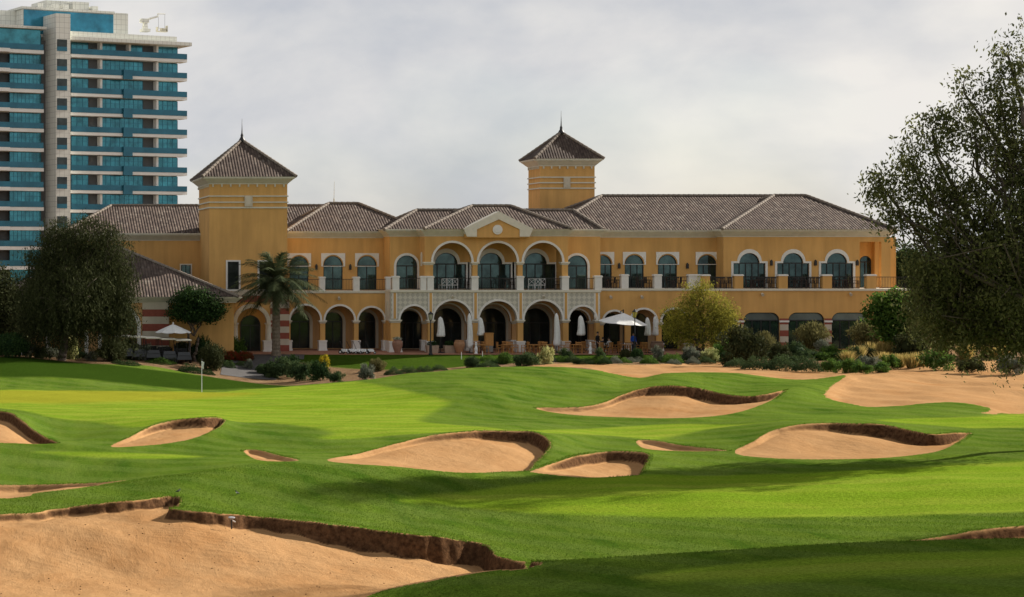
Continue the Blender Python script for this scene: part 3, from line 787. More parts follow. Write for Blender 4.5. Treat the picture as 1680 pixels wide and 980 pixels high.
def roof_mb(b, eave, ridge, zE):
    """eave: x0,x1,y0,y1; ridge: (ax, ay, bx, by, z). Hips from the corners; barrel-tile uv on every slope"""
    x0, x1, y0, y1 = eave; ax, ay, bx, by, zR = ridge
    e = [(x0,y0,zE),(x1,y0,zE),(x1,y1,zE),(x0,y1,zE)]; A, B = (ax,ay,zR), (bx,by,zR)
    if abs(ay-by) < 1e-6: faces = [(e[0],e[1],B,A),(e[1],e[2],B),(e[2],e[3],A,B),(e[3],e[0],A)]
    else: faces = [(e[0],e[1],A),(e[1],e[2],B,A),(e[2],e[3],B),(e[3],e[0],A,B)]
    for f in faces:
        p0, p1 = Vector(f[0]), Vector(f[1]); u = (p1-p0).normalized()
        n = u.cross(Vector(f[2])-p0).normalized(); v = n.cross(u)
        pts = [p for i, p in enumerate(f) if i == 0 or (Vector(p)-Vector(f[i-1])).length > 1e-5]
        b.add(pts, [tuple(range(len(pts)))], [[((Vector(p)-p0).dot(u), (Vector(p)-p0).dot(v)) for p in pts]])
    b.add(e, [(3,2,1,0)])
    return e, A, B
def roof(eave, ridge, zE, parent=None, fin=None):
    b = MB(); e, A, B = roof_mb(b, eave, ridge, zE)
    o = part("roof", b, TILES, parent)
    c = MB()
    hips = [(e[0],A),(e[3],A),(e[1],B),(e[2],B)] if abs(ridge[1]-ridge[3]) < 1e-6 else [(e[0],A),(e[1],A),(e[2],B),(e[3],B)]
    for p, q in hips+[(A, B)]:
        d = Vector(q)-Vector(p); n = max(1, int(d.length/.45))
        for i in range(n):
            s0, s1 = Vector(p)+d*(i/n), Vector(p)+d*((i+1.08)/n if i < n-1 else 1)
            if d.length > .1: c.tube(s0+Vector((0,0,.03)), s1+Vector((0,0,.03)), .15, .12, 6)
    c.build("ridge_cap", CAPS, o)
    return o
def rail(x0, x1, y, z, h=1.0, name="railing"):
    b = MB(); n = max(2, int((x1-x0)/.13))
    b.box(x0, x1, y-.03, y+.03, z+h-.05, z+h).box(x0, x1, y-.02, y+.02, z+.08, z+.12)
    for i in range(1, n): 
        xx = lerp(x0, x1, i/n); b.box(xx-.011, xx+.011, y-.011, y+.011, z+.12, z+h-.05)
    return part(name, b, DARKM)
def pier(x0, x1, y, z, h, m, d=.45):
    b = MB().box(x0, x1, y-d/2, y+d/2, z, z+h-.14)
    o = part("balustrade_pier", b, m)
    MB().box(x0-.05, x1+.05, y-d/2-.05, y+d/2+.05, z+h-.14, z+h-.05).box(x0-.02, x1+.02, y-d/2-.02, y+d/2+.02, z+h-.05, z+h).build("pier_cap", WHITE, o)

ZL, ZM, ZR_ = 5.08, 5.2, 5.3     # terrace levels: left wing, pavilion, right wing
# --- central pavilion, ground floor arcade with patterned frieze
YA = 155.0
frieze = mat("patterned_frieze", (0.55, 0.52, 0.44), 0.8)
_N, _L = frieze.node_tree.nodes, frieze.node_tree.links
_t = _N.new('ShaderNodeTexCoord'); _m = _N.new('ShaderNodeMapping'); _m.inputs['Rotation'].default_value = (0, math.radians(45), 0)
_c = _N.new('ShaderNodeTexChecker'); _c.inputs['Scale'].default_value = 3.4; _c.inputs[1].default_value = (.58, .55, .46, 1); _c.inputs[2].default_value = (.42, .40, .34, 1)
_L.new(_t.outputs['Object'], _m.inputs[0]); _L.new(_m.outputs[0], _c.inputs[0]); _L.new(_c.outputs[0], _N['Principled BSDF'].inputs['Base Color'])
CA = [(679.3, 25.9), (742.6, 34.4), (817.3, 34.0), (891.3, 34.4), (956, 25.0)]
arcade(YA, 641, 984.5, ZM-.22, CA, 525, .5, frieze, colw=.46, ped=.92)
for o in list(club.children):      # the arcade piers below the frieze are ochre render
    if o.name.split('.')[0] == "column": o.data.materials[0] = ORANGE
s_ = YA/F
for px in (647.5, 706.5, 780, 854, 928.2, 979):
    x = px*s_; q = part("pilaster", MB().box(x-.11, x+.11, YA-.06, YA, Z(523, YA), ZM-.24), ORANGE)
    MB().box(x-.20, x-.112, YA-.055, YA, Z(523, YA), ZM-.24).box(x+.112, x+.20, YA-.055, YA, Z(523, YA), ZM-.24).build("pilaster_border", WHITE, q)
# slab edge / string course
part("terrace_slab", MB().box(640*s_, 985.5*s_, YA-.14, 157.0, ZM-.16, ZM).box(640.6*s_, 985*s_, YA-.07, 157.0, ZM-.22, ZM-.16), CREAM)
# left flank of the pavilion
block(641*s_+.003, 641*s_+.4, YA+.5, 158.0, Z(527, YA), ZM-.22, CREAM)
part("column", MB().box(641*s_+.02, 641*s_+.5, YA+.9, 157.3, .9, Z(527, YA)), ORANGE)
part("pedestal", MB().box(641*s_-.03, 641*s_+.6, YA+.75, 157.4, 0, .9), WHITE)
part("niche", MB().box(641*s_-.04, 641*s_+.003, YA+1.1, YA+1.5, 3.0, 4.2), CORN)
# back wall of the ground floor and the ceilings
GB = 160.0
doors = []
for cx, r in [(672, 20), (733, 24), (806, 24), (878, 24), (944, 20)]:
    doors.append((cx*GB/F, r*GB/F))
zsd = Z(530, GB)
wall(GB, 628*GB/F, 985*GB/F, 0, ZM-.25, [arch_pts(a, r, zsd, .05) for a, r in doors], m=stucco("lobby_render", (.62, .44, .28)))  # lobby wall in one even colour, lightened because the arcade stays dark
for a, r in doors:
    window(arch_pts(a, r, zsd, .05), GB+.08, (.34, .66), zsd, GLASSD)
    part("arch_trim", band(arch_pts(a, r+.2, zsd, .05), arch_pts(a, r+.003, zsd, .05), GB-.05, GB+.03), BEIGE)
# inner row of arches half way
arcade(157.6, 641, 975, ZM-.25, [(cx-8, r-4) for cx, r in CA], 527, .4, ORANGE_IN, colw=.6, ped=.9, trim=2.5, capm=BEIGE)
# --- upper storey of the pavilion
YP = 155.15
UA = [(742, 35.0), (816.7, 34.8), (890.7, 35.2)]
arcade(YP, 697, 932, Z(388, YP), UA, 430, .45, ORANGE, colw=.42, trim=3.6, zb=ZM)
s2 = YP/F
for a, b in ((700.4, 711), (773.2, 784.2), (847.6, 858.5), (921.4, 932.5)):
    pier(a*s2, b*s2, YP+.15, ZM, 1.17, WHITE, .62)
for a, b in ((711, 773.2), (784.2, 847.6), (858.5, 921.4)):
    rail(a*s2, b*s2, YP+.15, ZM)
block(697*s2+.003, 697*s2+.35, YP+.45, 157.3, ZM, Z(388, YP))
part("niche", MB().panel([arch_pts(0, .28, .9, 0)], -.03, .0), CREAM).matrix_basis = Matrix.Translation(Vector(OFF)+Vector((697*s2-.01, 156.3, 7.2))) @ Matrix.Rotation(math.radians(-90), 4, 'Z')
block(932*s2-.35, 932*s2-.003, YP+.45, 157.3, ZM, Z(388, YP))
YD = 157.9
ds = [(732, 18.5, 35), (805.5, 18.5, 35), (878.5, 18.5, 35)]
zk = Z(433.5, YD); kk = YD/F
wall(YD, 690*kk, 935*kk, ZM, Z(388, YD), [key_pts(c*kk, w*kk, r*kk, zk, ZM+.03) for c, r, w in ds])
for c, r, w in ds:
    window(key_pts(c*kk, w*kk*.93, r*kk, zk, ZM+.03), YD+.06, (.28, .5, .72), zk, GLASS)
    part("window_trim", band(key_pts(c*kk, (w+3)*kk, (r+4)*kk, zk+.16, ZM+.02), key_pts(c*kk, w*kk*.93, r*kk+.003, zk, ZM+.02), YD-.05, YD+.04), WHITE)
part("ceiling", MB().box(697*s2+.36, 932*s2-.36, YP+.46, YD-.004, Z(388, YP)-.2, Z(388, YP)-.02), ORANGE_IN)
# side bays
YB = 157.3; kb = YB/F; zsb = Z(436.5, YB)
for (x0, x1, cx) in ((640*kb, 698*kb, 667.3*kb), (928*kb, 985*kb, 946.4*kb)):
    r = 17.2*kb
    wall(YB, x0, x1, ZM, Z(388, YB), [arch_pts(cx, r, zsb, ZM+.03)])
    window(arch_pts(cx, r, zsb, ZM+.03), YB+.06, (.5,), zsb)
    part("window_trim", band(arch_pts(cx, r+.2, zsb, ZM+.02), arch_pts(cx, r+.003, zsb, ZM+.02), YB-.05, YB+.04), WHITE)
block(640*kb+.003, 640*kb+.3, YB+.3, 160.2, 0, Z(388, YB))
block(985*kb-.3, 985*kb-.003, YB+.3, 159.2, 0, Z(388, YB))
for a, b in ((644, 655), (690, 699.5)): pier(a*s_, b*s_, YA+.2, ZM, 1.17, WHITE, .5)
rail(655*s_, 690*s_, YA+.2, ZM); rail(641*s_+.05, 644*s_, YA+.2, ZM)
pier(976*s_, 987.5*s_, YA+.2, ZM, 1.2, WHITE, .5); rail(932.5*s_, 976*s_, YA+.2, ZM)
# cornices of the pavilion, white pediment with a roundel
zb, zt = Z(388, YA), Z(375.8, YA)
for xa, xb in ((698, 768), (866, 931)): part("cornice", cornice_mb(MB(), xa*s2, xb*s2, YP, 160, zb, zt, .5), CORN)
for xa, xb in ((640, 697), (929, 984.5)): part("cornice", cornice_mb(MB(), xa*kb, xb*kb, YB, 160.3, Z(388, YB)-.02, Z(375.8, YB)-.02, .55), CORN)
yq = 154.3; q = yq/F
def PX(pts, Y): return [(p[0]*Y/F, Z(p[1], Y)) for p in pts]
part("gable_wall", MB().panel([PX([(764, 390), (870, 390), (870, 377), (818, 351), (764, 377)], 154.45)], 154.44, 155.9), ORANGE)
part("pediment", MB().panel([PX([(761, 375.5), (818.6, 347), (875, 375.5), (869, 388.5), (853, 388.5), (853, 376.5), (818.6, 360), (782.5, 376.5), (782.5, 388.5), (766.5, 388.5)], yq)], yq, yq+1.2), CREAM)
part("roundel", MB().tube((816.8*q, 154.34, Z(377, yq)), (816.8*q, 154.6, Z(377, yq)), .40, .40, 28).tube((816.8*q, 154.30, Z(377, yq)), (816.8*q, 154.4, Z(377, yq)), .24, .28, 24), WHITE)
roof((X(630.5, 156.8), X(991, 156.8), 156.8, 164.4), (X(684, 160.5), 160.5, X(940, 160.5), 160.5, Z(345, 160.5)), zt-.06)
roof((X(696, 154.5), X(939, 154.5), 154.5, 164), (X(775, 159.2), 159.2, X(838, 159.2), 159.2, Z(338, 159.2)), zt+.003)
block(641*kb+.35, 984*kb-.35, 160.35, 166, 0, zt-.15)

# --- left wing
YW = 160.0; kw = YW/F; zsw = Z(436, YW)
lw = [(490.5, 15.6), (546.4, 15.8), (602, 15.9)]
wall(YW, 24.0, 640*kw, ZL, Z(391, YW), [arch_pts(c*kw, r*kw, zsw, ZL+.03) for c, r in lw])
for c, r in lw:
    window(arch_pts(c*kw, r*kw, zsw, ZL+.03), YW+.06, (.5,), zsw)
    part("window_hood", MB().panel([rect((c-19.6)*kw, (c+19.6)*kw, Z(437.5, YW), Z(415.7, YW)), [p for p in arch_pts(c*kw, (r+1)*kw, zsw+.05, Z(436.5, YW))]], YW-.08, YW+.0), WHITE)
YG = 157.3; kg = YG/F
arcade(YG, 473, 641.5, ZL-.18, [(501, 27.6), (557.3, 26.9), (609.3, 24.2)], 526, .5, ORANGE, colw=.5, ped=.88, ends=(True, True))
part("terrace_slab", MB().box(471.5*kg, 642*kg, YG-.1, YW-.004, ZL-.16, ZL).box(471.5*kg, 642*kg, YG-.04, YW-.004, ZL-.21, ZL-.16), CREAM)
for a, b in ((524, 533.5), (579.8, 590), (633.5, 641)): pier(a*kg, b*kg, YG+.22, ZL, 1.2, WHITE, .5)
for a, b in ((471.5, 524), (533.5, 579.8), (590, 633.5)): rail(a*kg, b*kg, YG+.22, ZL)
gb = 160.4; k4 = gb/F; zs4 = Z(528, gb)
dd = [(492, 16), (546, 16), (600, 16)]
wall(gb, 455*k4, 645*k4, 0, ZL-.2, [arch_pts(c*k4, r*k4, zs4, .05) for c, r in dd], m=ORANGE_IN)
for c, r in dd:
    window(arch_pts(c*k4, r*k4, zs4, .05), gb+.06, (.5,), zs4, GLASSD)
    part("arch_trim", band(arch_pts(c*k4, r*k4+.25, zs4, .05), arch_pts(c*k4, r*k4+.003, zs4, .05), gb-.05, gb+.03), BEIGE)
cm = MB(); cornice_mb(cm, 24.3, 640*kw, YW, 170, Z(391, YW), Z(379.6, YW), .55); part("cornice", cm, CORN)
zE = Z(379.6, YW)
roof((X(470, 159.4), X(700, 159.4), 159.4, 170.6), (X(540, 165), 165, X(588, 165), 165, Z(334, 165)), zE+.003)
# far left wing behind the tower
YF = 164.0; kf = YF/F
wall(YF, 104*kf, 330*kf, 0, Z(395, YF), [rect(297*kf, 313*kf, Z(450, YF), Z(435, YF))])
window(rect(297*kf, 313*kf, Z(450, YF), Z(435, YF)), YF+.05, (.5,), None)
part("window_trim", MB().panel([rect(295*kf, 315*kf, Z(452, YF), Z(433, YF)), rect(297*kf, 313*kf, Z(450, YF), Z(435, YF))], YF-.05, YF+.02), CREAM)
block(104*kf, 104*kf+.3, YF+.3, 176, 0, Z(395, YF))
cm = MB(); cornice_mb(cm, 104*kf, 640*kf, YF, 177, Z(395, YF), Z(383, YF), .6); part("cornice", cm, CORN)
roof((X(101, 163.4), X(640, 163.4), 163.4, 177.6), (X(183, 170), 170, X(570, 170), 170, Z(337.5, 170)), Z(383, YF)+.003)
ant = MB().tube((X(548, 167), 167, Z(336, 167)), (X(548, 167), 167, Z(326, 167)), .07, .06, 8).tube((X(548, 167), 167, Z(326, 167)), (X(548.5, 167), 167, Z(298, 167)), .025, .015, 6)
part("antenna", ant, CORN)

# --- towers
def tower(x0, x1, y0, y1, bands, zs_b, zs_t, apex, fin, emb, bracket=9):
    b = MB().box(x0, x1, y0, y1, 0, zs_b+.05)
    t = part("tower", b, ORANGE)
    bm_ = MB()
    for (za, zc_) in bands: bm_.box(x0-.09, x1+.09, y0-.09, y1+.09, za, zc_)
    bm_.build("string_course", CORN, t)
    cornice_mb(MB(), x0, x1, y0, y1, zs_b, zs_t, .62).build("cornice", CORN, t)
    for i in range(bracket):
        xx = lerp(x0+.3, x1-.3, i/(bracket-1)); MB().box(xx-.06, xx+.06, y0-.14, y0-.002, zs_b-.22, zs_b-.004).build("bracket", CORN, t)
        yy = lerp(y0+.3, y1-.3, i/(bracket-1)); MB().box(x0-.14, x0-.002, yy-.06, yy+.06, zs_b-.22, zs_b-.004).build("bracket", CORN, t)
    ex0, ex1, ez0, ez1 = emb
    MB().box(ex0, ex1, y0-.16, y0-.092, ez0, ez1).box(ex0+.12, ex1-.12, y0-.20, y0-.16, ez0+.14, ez1-.14).build("emblem_plaque", BEIGE, t)
    cx, cy = (x0+x1)/2, (y0+y1)/2
    r = roof((x0-.66, x1+.66, y0-.66, y1+.66), (cx-.001, cy, cx+.001, cy, apex), zs_t+.003, t)
    r.location = (0, 0, 0)
    MB().lathe((cx, cy, apex-.12), [(.34, 0), (.26, .18), (.12, .42), (.13, .55), (.06, .75), (.03, fin*.6), (.012, fin)], 12).build("finial", DARKM, t, smooth=True)
    return t
def tower_part(r, t): pass
YT = 156.5
tower(343.5*YT/F, 471.4*YT/F, YT, 164.7, [(Z(342, YT), Z(339.5, YT)), (Z(333, YT), Z(331, YT)), (Z(323, YT), Z(321, YT))], Z(302.5, YT), Z(290.5, YT), Z(230.5, 160.6), 2.0, (401*YT/F, 414*YT/F, Z(339, YT), Z(321, YT)))
Y2 = 168.0
tower(886*Y2/F, 975.6*Y2/F, Y2, 171.7, [(Z(310, Y2), Z(308, Y2)), (Z(301, Y2), Z(299, Y2)), (Z(292, Y2), Z(290, Y2))], Z(273, Y2), Z(261, Y2), Z(217.5, 169.85), 2.1, (924*Y2/F, 935*Y2/F, Z(308, Y2), Z(292, Y2)), 7)
kt = YT/F
for a, b in ((370.5, 394.5), (422.5, 446.5)):
    w = part("window", MB().panel([rect((a+2.8)*kt, (b-2.8)*kt, Z(475, YT), Z(429.5, YT)), rect((a+4.3)*kt, (b-4.3)*kt, Z(473.5, YT), Z(431, YT))], YT-.06, YT+.0), DARKM)
    MB().box((a+3.5)*kt, (b-3.5)*kt, YT-.035, YT-.01, Z(474, YT), Z(430.5, YT)).build("pane", GLASSD, w)
    part("window_trim", MB().panel([rect(a*kt, b*kt, Z(478, YT), Z(427, YT)), rect((a+2.8)*kt, (b-2.8)*kt, Z(475, YT), Z(429.5, YT))], YT-.1, YT), WHITE)
# door at the tower foot: wide white arch on columns, glazed door inside
zst = Z(530, 156)
part("arch_trim", band(arch_pts(411.5*kt, 30.7*kt, zst, zst), arch_pts(411.5*kt, 24.5*kt, zst, zst), YT-.75, YT), CREAM)
for c in (384.5, 438.7):
    o = part("column", MB().lathe((c*kt, YT-.42, 0), [(.26, .9), (.25, 1.2), (.22, zst-.25), (.22, zst-.2), (.32, zst-.06), (.32, zst-.003)], 16), CREAM, smooth=True)
    MB().box(c*kt-.42, c*kt+.42, YT-.84, YT-.003, .12, .82).box(c*kt-.48, c*kt+.48, YT-.9, YT-.004, .82, .93).box(c*kt-.48, c*kt+.48, YT-.9, YT-.004, 0, .12).build("pedestal", WHITE, o)
w = part("window", band(arch_pts(410.5*kt, 16.6*kt, Z(534, YT), 0.02), arch_pts(410.5*kt, 15*kt, Z(534, YT), 0.02), YT-.10, YT), DARKM)
MB().panel([arch_pts(410.5*kt, 15.6*kt, Z(534, YT), .02)], YT-.05, YT-.02).build("pane", GLASSD, w)
MB().box(409.8*kt, 411.2*kt, YT-.09, YT-.05, .05, Z(534, YT)).box(395*kt, 426*kt, YT-.085, YT-.05, Z(535, YT), Z(533, YT)).build("mullion", DARKM, w)
sb = MB(); sb2 = MB()
for i in range(11):
    z0, z1 = i*.52, (i+1)*.52
    if z1 > 5.6: break
    (sb if i % 2 == 0 else sb2).box(443.5*kt, 474.5*kt, YT-.06, YT, z0+.001, z1-.001)
    if i > 7: (sb if i % 2 == 0 else sb2).box(381*kt, 443.4*kt, YT-.06, YT, z0+.001, z1-.001)
part("striped_band", sb, REDB); part("striped_band", sb2, BEIGE)

# --- right middle section
YR = 159.0; kr = YR/F; zsr = Z(434, YR)
rw = [(988.5, 15), (1040.5, 15.6), (1095, 15.6), (1160, 15.4)]
wall(YR, 984*kr, 1190*kr, ZR_-.06, Z(390, YR), [arch_pts(c*kr, r*kr, zsr, ZR_) for c, r in rw])
for c, r in rw:
    window(arch_pts(c*kr, r*kr, zsr, ZR_), YR+.06, (.33, .67), zsr)
    part("window_hood", MB().panel([rect((c-18.8)*kr, (c+18.8)*kr, Z(434.5, YR), Z(413.6, YR)), arch_pts(c*kr, (r+1)*kr, zsr+.05, Z(433.6, YR))], YR-.08, YR), WHITE)
cm = MB(); cornice_mb(cm, 975*kr, 1195*kr, YR, 168, Z(390, YR), Z(377.8, YR), .55); part("cornice", cm, CORN)
Yf = 156.4; k6 = Yf/F
arcade(Yf, 984.5, 1140, ZR_-.22, [(1008, 21), (1056, 24.2), (1107, 24.5)], 529, .5, ORANGE, colw=.5, ped=.7)
part("terrace_slab", MB().box(985.6*k6, 1141*k6, Yf-.1, YR-.004, ZR_-.16, ZR_-.003).box(985.6*k6, 1141*k6, Yf-.04, YR-.004, ZR_-.21, ZR_-.16), CREAM)
wall(159.4, 975*159.4/F, 1145*159.4/F, 0, ZR_-.25, [arch_pts(c*159.4/F, .85, Z(530, 159.4), .05) for c in (1001, 1047, 1096)], m=stucco("terrace_wall_render", (.58, .40, .22)))  # back wall of the lower terrace in one even warm colour
for c in (1001, 1047, 1096): window(arch_pts(c*159.4/F, .85, Z(530, 159.4), .05), 159.46, (.5,), Z(530, 159.4), GLASSD)
for a, b in ((1019.5, 1031), (1073.5, 1085.5), (1130, 1151)): pier(a*k6, b*k6, Yf+.2, ZR_, 1.2, WHITE, .5)
for a, b in ((988, 1019.5), (1031, 1073.5), (1085.5, 1130)): rail(a*k6, b*k6, Yf+.2, ZR_)
roof((X(896, 158.4), X(1200, 158.4), 158.4, 172.6), (X(987.6, 165.5), 165.5, X(1320, 165.5), 165.5, Z(321.5, 165.5)), Z(377.8, YR)+.003)

# --- right wing
YQ = 157.4; kq = YQ/F; zsq = Z(432, YQ)
qw = [(1229.3, 1.0), (1301, 1.0), (1373, 1.0)]
hl = [key_pts(c*kq, 26.2*kq, 16.6*kq, zsq, ZR_+.03) for c, _ in qw]
wall(YQ, 1187*kq, 1410.5*kq, ZR_, Z(389, YQ), hl)
for c, _ in qw:
    window(key_pts(c*kq, 26.2*kq, 16.6*kq, zsq, ZR_+.03), YQ+.06, (.2, .4, .6, .8), zsq)
    part("window_trim", band(key_pts(c*kq, 29.8*kq, 20*kq, zsq+.16, ZR_+.02), key_pts(c*kq, 26.3*kq, 16.7*kq, zsq, ZR_+.02), YQ-.06, YQ+.03), WHITE)
block(1187*kq+.003, 1187*kq+.3, YQ+.3, 159.3, ZR_, Z(389, YQ))
# recess at the right end
wall(160.2, 1400*160.2/F, 1470*160.2/F, ZR_, Z(389, YQ), [arch_pts(1420*160.2/F, 10*160.2/F, Z(430, 160.2), ZR_+.03)], m=ORANGE)
window(arch_pts(1420*160.2/F, 10*160.2/F, Z(430, 160.2), ZR_+.03), 160.26, (.5,), Z(430, 160.2))
block(1410.5*kq-.3, 1410.5*kq-.003, YQ+.3, 160.2, ZR_, Z(389, YQ))
part("lintel", MB().box(1410.5*kq+.003, 1461*kq, YQ, YQ+.4, Z(397, YQ), Z(389, YQ)), ORANGE)
part("column", MB().box(1446*kq, 1461*kq, YQ+.002, YQ+.402, ZR_, Z(397, YQ)), ORANGE)
block(1461*kq-.3, 1461*kq-.003, 159.6, 170, ZR_, Z(389, YQ))
cm = MB(); cornice_mb(cm, 1187*kq, 1458*kq, YQ, 171, Z(389, YQ), Z(376.5, YQ), .6); part("cornice", cm, CORN)
roof((X(1185, 156.7), X(1469, 156.7), 156.7, 172), (X(1270, 164.1), 164.1, X(1322, 164.1), 164.1, Z(321, 164.1)), Z(376.5, YQ)+.003)
YH = 155.6; kh = YH/F
gw = [(1170, 1208), (1220, 1279), (1293.5, 1352.5), (1364.5, 1423.5)]
sh = [rbox_pts(a*kh, b*kh, .25, Z(513, YH), .68) for a, b in gw]
wall(YH, 1140.5*kh, 1492*kh, 0, ZR_-.2, sh)
block(1492*kh-.3, 1492*kh-.003, YH+.3, 172, 0, ZR_-.2)
BLIND = mat("header_glass", (.13, .155, .15), .25, metal=.3, spec=.5, noise=(.8, .25))
for (a, b), q_ in zip(gw, sh):
    w = window(q_, YH+.1, (.25, .5, .75), Z(526, YH), GLASS)
    zt_ = Z(526, YH)+.05
    MB().panel([[(p_[0]*.9985+(a+b)/2*kh*.0015, p_[1]-.08) for p_ in rbox_pts(a*kh+.08, b*kh-.08, zt_+.08, max(p_[1] for p_ in q_), .6)]], YH+.15, YH+.168).build("header_pane", BLIND, w)
for a, b in ((1208, 1220), (1279, 1293.5), (1352.5, 1364.5), (1423.5, 1436)):
    o = part("striped_pier", MB().box(a*kh+.02, b*kh-.02, YH-.05, YH, 0, Z(529, YH)), BEIGE)
    r_ = MB()
    for i in range(3): r_.box(a*kh+.015, b*kh-.015, YH-.056, YH-.003, .3+i*1.0, .8+i*1.0)
    r_.build("striped_band", REDB, o)
    MB().box(a*kh-.03, b*kh+.03, YH-.1, YH, Z(529, YH), Z(526, YH)).build("capital", WHITE, o)
part("terrace_slab", MB().box(1141*kh, 1493*kh, YH-.12, YQ-.004, ZR_-.16, ZR_).box(1141*kh, 1492.5*kh, YH-.05, YQ-.004, ZR_-.2, ZR_-.16), CREAM)
part("terrace_slab", MB().box(1141.1*kh, 1187*kq, YQ-.003, YR-.005, ZR_-.16, ZR_-.001).box(1410.5*kq+.01, 1488*kh, YQ-.002, 160.2, ZR_-.16, ZR_-.002), CREAM)
prs = [(1152.5, 1164.5), (1205, 1219), (1277.5, 1292), (1349.5, 1364.5), (1422, 1437)]
for a, b in prs: pier(a*kh, b*kh, YH+.2, ZR_, 1.2, ORANGE, .5)
for (a, b), (c, d) in zip(prs, prs[1:]): rail(b*kh, c*kh, YH+.2, ZR_)
rail(1437*kh, 1491*kh, YH+.2, ZR_)
# sconces and spotlights
def lamp(px, py, Y):
    x, z = px*Y/F, Z(py, Y)
    part("wall_lamp", MB().box(x-.09, x+.09, Y-.22, Y-.04, z-.2, z+.16).frustum((x-.09, x+.09, Y-.22, Y-.04), z+.16, (x-.02, x+.02, Y-.15, Y-.10), z+.30).box(x-.03, x+.03, Y-.05, Y, z-.05, z+.05), DARKM)
for px in (518.8, 574.2): lamp(px, 439, YW)
for px in (1015, 1127): lamp(px, 437, YR)
for px in (1264.6, 1337, 1405.5): lamp(px, 432, YQ)
for px, py, Y in ((556, 489, YG), (1001, 487, Yf), (1052, 487, Yf), (1249.6, 483, YH), (1394, 482.5, YH), (742, 487, YA), (891, 487, YA)):
    x, z = px*Y/F, Z(py, Y)
    part("spotlight", MB().tube((x, Y, z+.05), (x, Y-.15, z), .03, .03, 6).tube((x-.02, Y-.12, z+.05), (x-.03, Y-.34, z-.07), .09, .13, 10), BEIGE)

# ------------------------------------------------------------------ low pavilion at the left end
PL = (X(240, 149), 149.0, 0.0)
pav = empty("pavilion", PL, 0, "low pavilion with wide pyramid tiled roof and red striped wall left of the clubhouse", "pavilion")
def ppart(name, b, m): return b.build(name, m, pav, loc=(-PL[0], -PL[1], 0))
Yp = 149.0; kp = Yp/F
ppart("wall", MB().panel([rect(5*kp, 276*kp, -.6, Z(497, Yp)), arch_pts(196*kp, 29*kp, Z(536, Yp), -.5), arch_pts(110*kp, 29*kp, Z(536, Yp), -.5)], Yp, Yp+.4), ORANGE_IN)
ppart("wall", MB().box(276*kp+.003, 386*kp, Yp+.9, Yp+1.2, -.3, Z(497, Yp)), ORANGE)
ppart("wall", MB().box(276*kp-.3, 276*kp, Yp+.4, Yp+1.1, -.3, Z(497, Yp)).box(386*kp-.3, 386*kp-.003, Yp+1.2, 156.4, -.3, Z(497, Yp)).box(5*kp, 5*kp+.3, Yp+.4, 164, -.5, Z(497, Yp)).box(5.5*kp, 276*kp-.4, 155, 155.3, -.5, Z(497, Yp)), ORANGE)
for c in (196, 110): ppart("arch_trim", band(arch_pts(c*kp, 35*kp, Z(536, Yp), -.5), arch_pts(c*kp, 29*kp+.003, Z(536, Yp), -.5), Yp-.1, Yp+.05), WHITE)
sb = MB(); sb2 = MB()
for i in range(8):
    (sb if i % 2 == 0 else sb2).box(233.5*kp, 276*kp+.05, Yp-.09, Yp-.003, -.3+i*.58, -.3+(i+1)*.58-.002)
ppart("striped_band", sb, REDB); ppart("striped_band", sb2, BEIGE)
ppart("cornice", cornice_mb(MB(), 5*kp, 386*kp, Yp, 165, Z(497, Yp), Z(487, Yp), .5), CORN)
b = MB(); zE = Z(487, Yp)+.003
e, A, B = roof_mb(b, (X(-6, 148.4), X(391, 148.4), 148.4, 166), (X(189, 157.2)-.001, 157.2, X(189, 157.2)+.001, 157.2, Z(404, 157.2)), zE)
ro = ppart("roof", b, TILES)
c = MB()
for p in e:
    d = Vector(A)-Vector(p); n = int(d.length/.45)
    for i in range(n): c.tube(Vector(p)+d*(i/n)+Vector((0,0,.03)), Vector(p)+d*min(1, (i+1.08)/n)+Vector((0,0,.03)), .15, .12, 6)
c.build("ridge_cap", CAPS, ro)

# ------------------------------------------------------------------ apartment tower far behind
TH = math.radians(24); TX, TY = X(116, 320), 320.0
apt = empty("apartment_tower", (TX, TY, 0), TH, "tall apartment block with teal glass balconies and pale slabs behind the left trees", "apartment block")
TEAL = mat("teal_glass", (0.040, 0.21, 0.26), 0.14, metal=.55, spec=0.6, noise=(.5, .5))
TEALR = mat("teal_balcony_glass", (0.02, 0.115, 0.165), 0.18, metal=.4, spec=0.5, noise=(.3, .25))
PANEL = mat("pale_cladding", (0.52, 0.52, 0.47), 0.6, noise=(.6, .08))
_N, _L = PANEL.node_tree.nodes, PANEL.node_tree.links
_br = _N.new('ShaderNodeTexBrick'); _br.offset = 0; _br.inputs['Scale'].default_value = 1.0; _br.inputs['Brick Width'].default_value = .9; _br.inputs['Row Height'].default_value = .9; _br.inputs['Mortar Size'].default_value = .03
for i_, c_ in ((1, (.70, .70, .64, 1)), (2, (.66, .66, .60, 1)), (3, (.40, .40, .37, 1))): _br.inputs[i_].default_value = c_
_t = _N.new('ShaderNodeTexCoord'); _s = _N.new('ShaderNodeSeparateXYZ'); _c = _N.new('ShaderNodeCombineXYZ'); _a = _N.new('ShaderNodeMath')
_L.new(_t.outputs['Object'], _s.inputs[0]); _L.new(_s.outputs[0], _a.inputs[0]); _L.new(_s.outputs[1], _a.inputs[1]); _L.new(_a.outputs[0], _c.inputs[0]); _L.new(_s.outputs[2], _c.inputs[1]); _L.new(_c.outputs[0], _br.inputs[0])
_L.new(_br.outputs[0], _N['Principled BSDF'].inputs['Base Color'])
SLABM = mat("slab_paint", (0.80, 0.79, 0.75), 0.7, noise=(.4, .08))
SHADEIN = mat("loggia_wall", (0.12, 0.125, 0.125), 0.8, noise=(.5, .1))
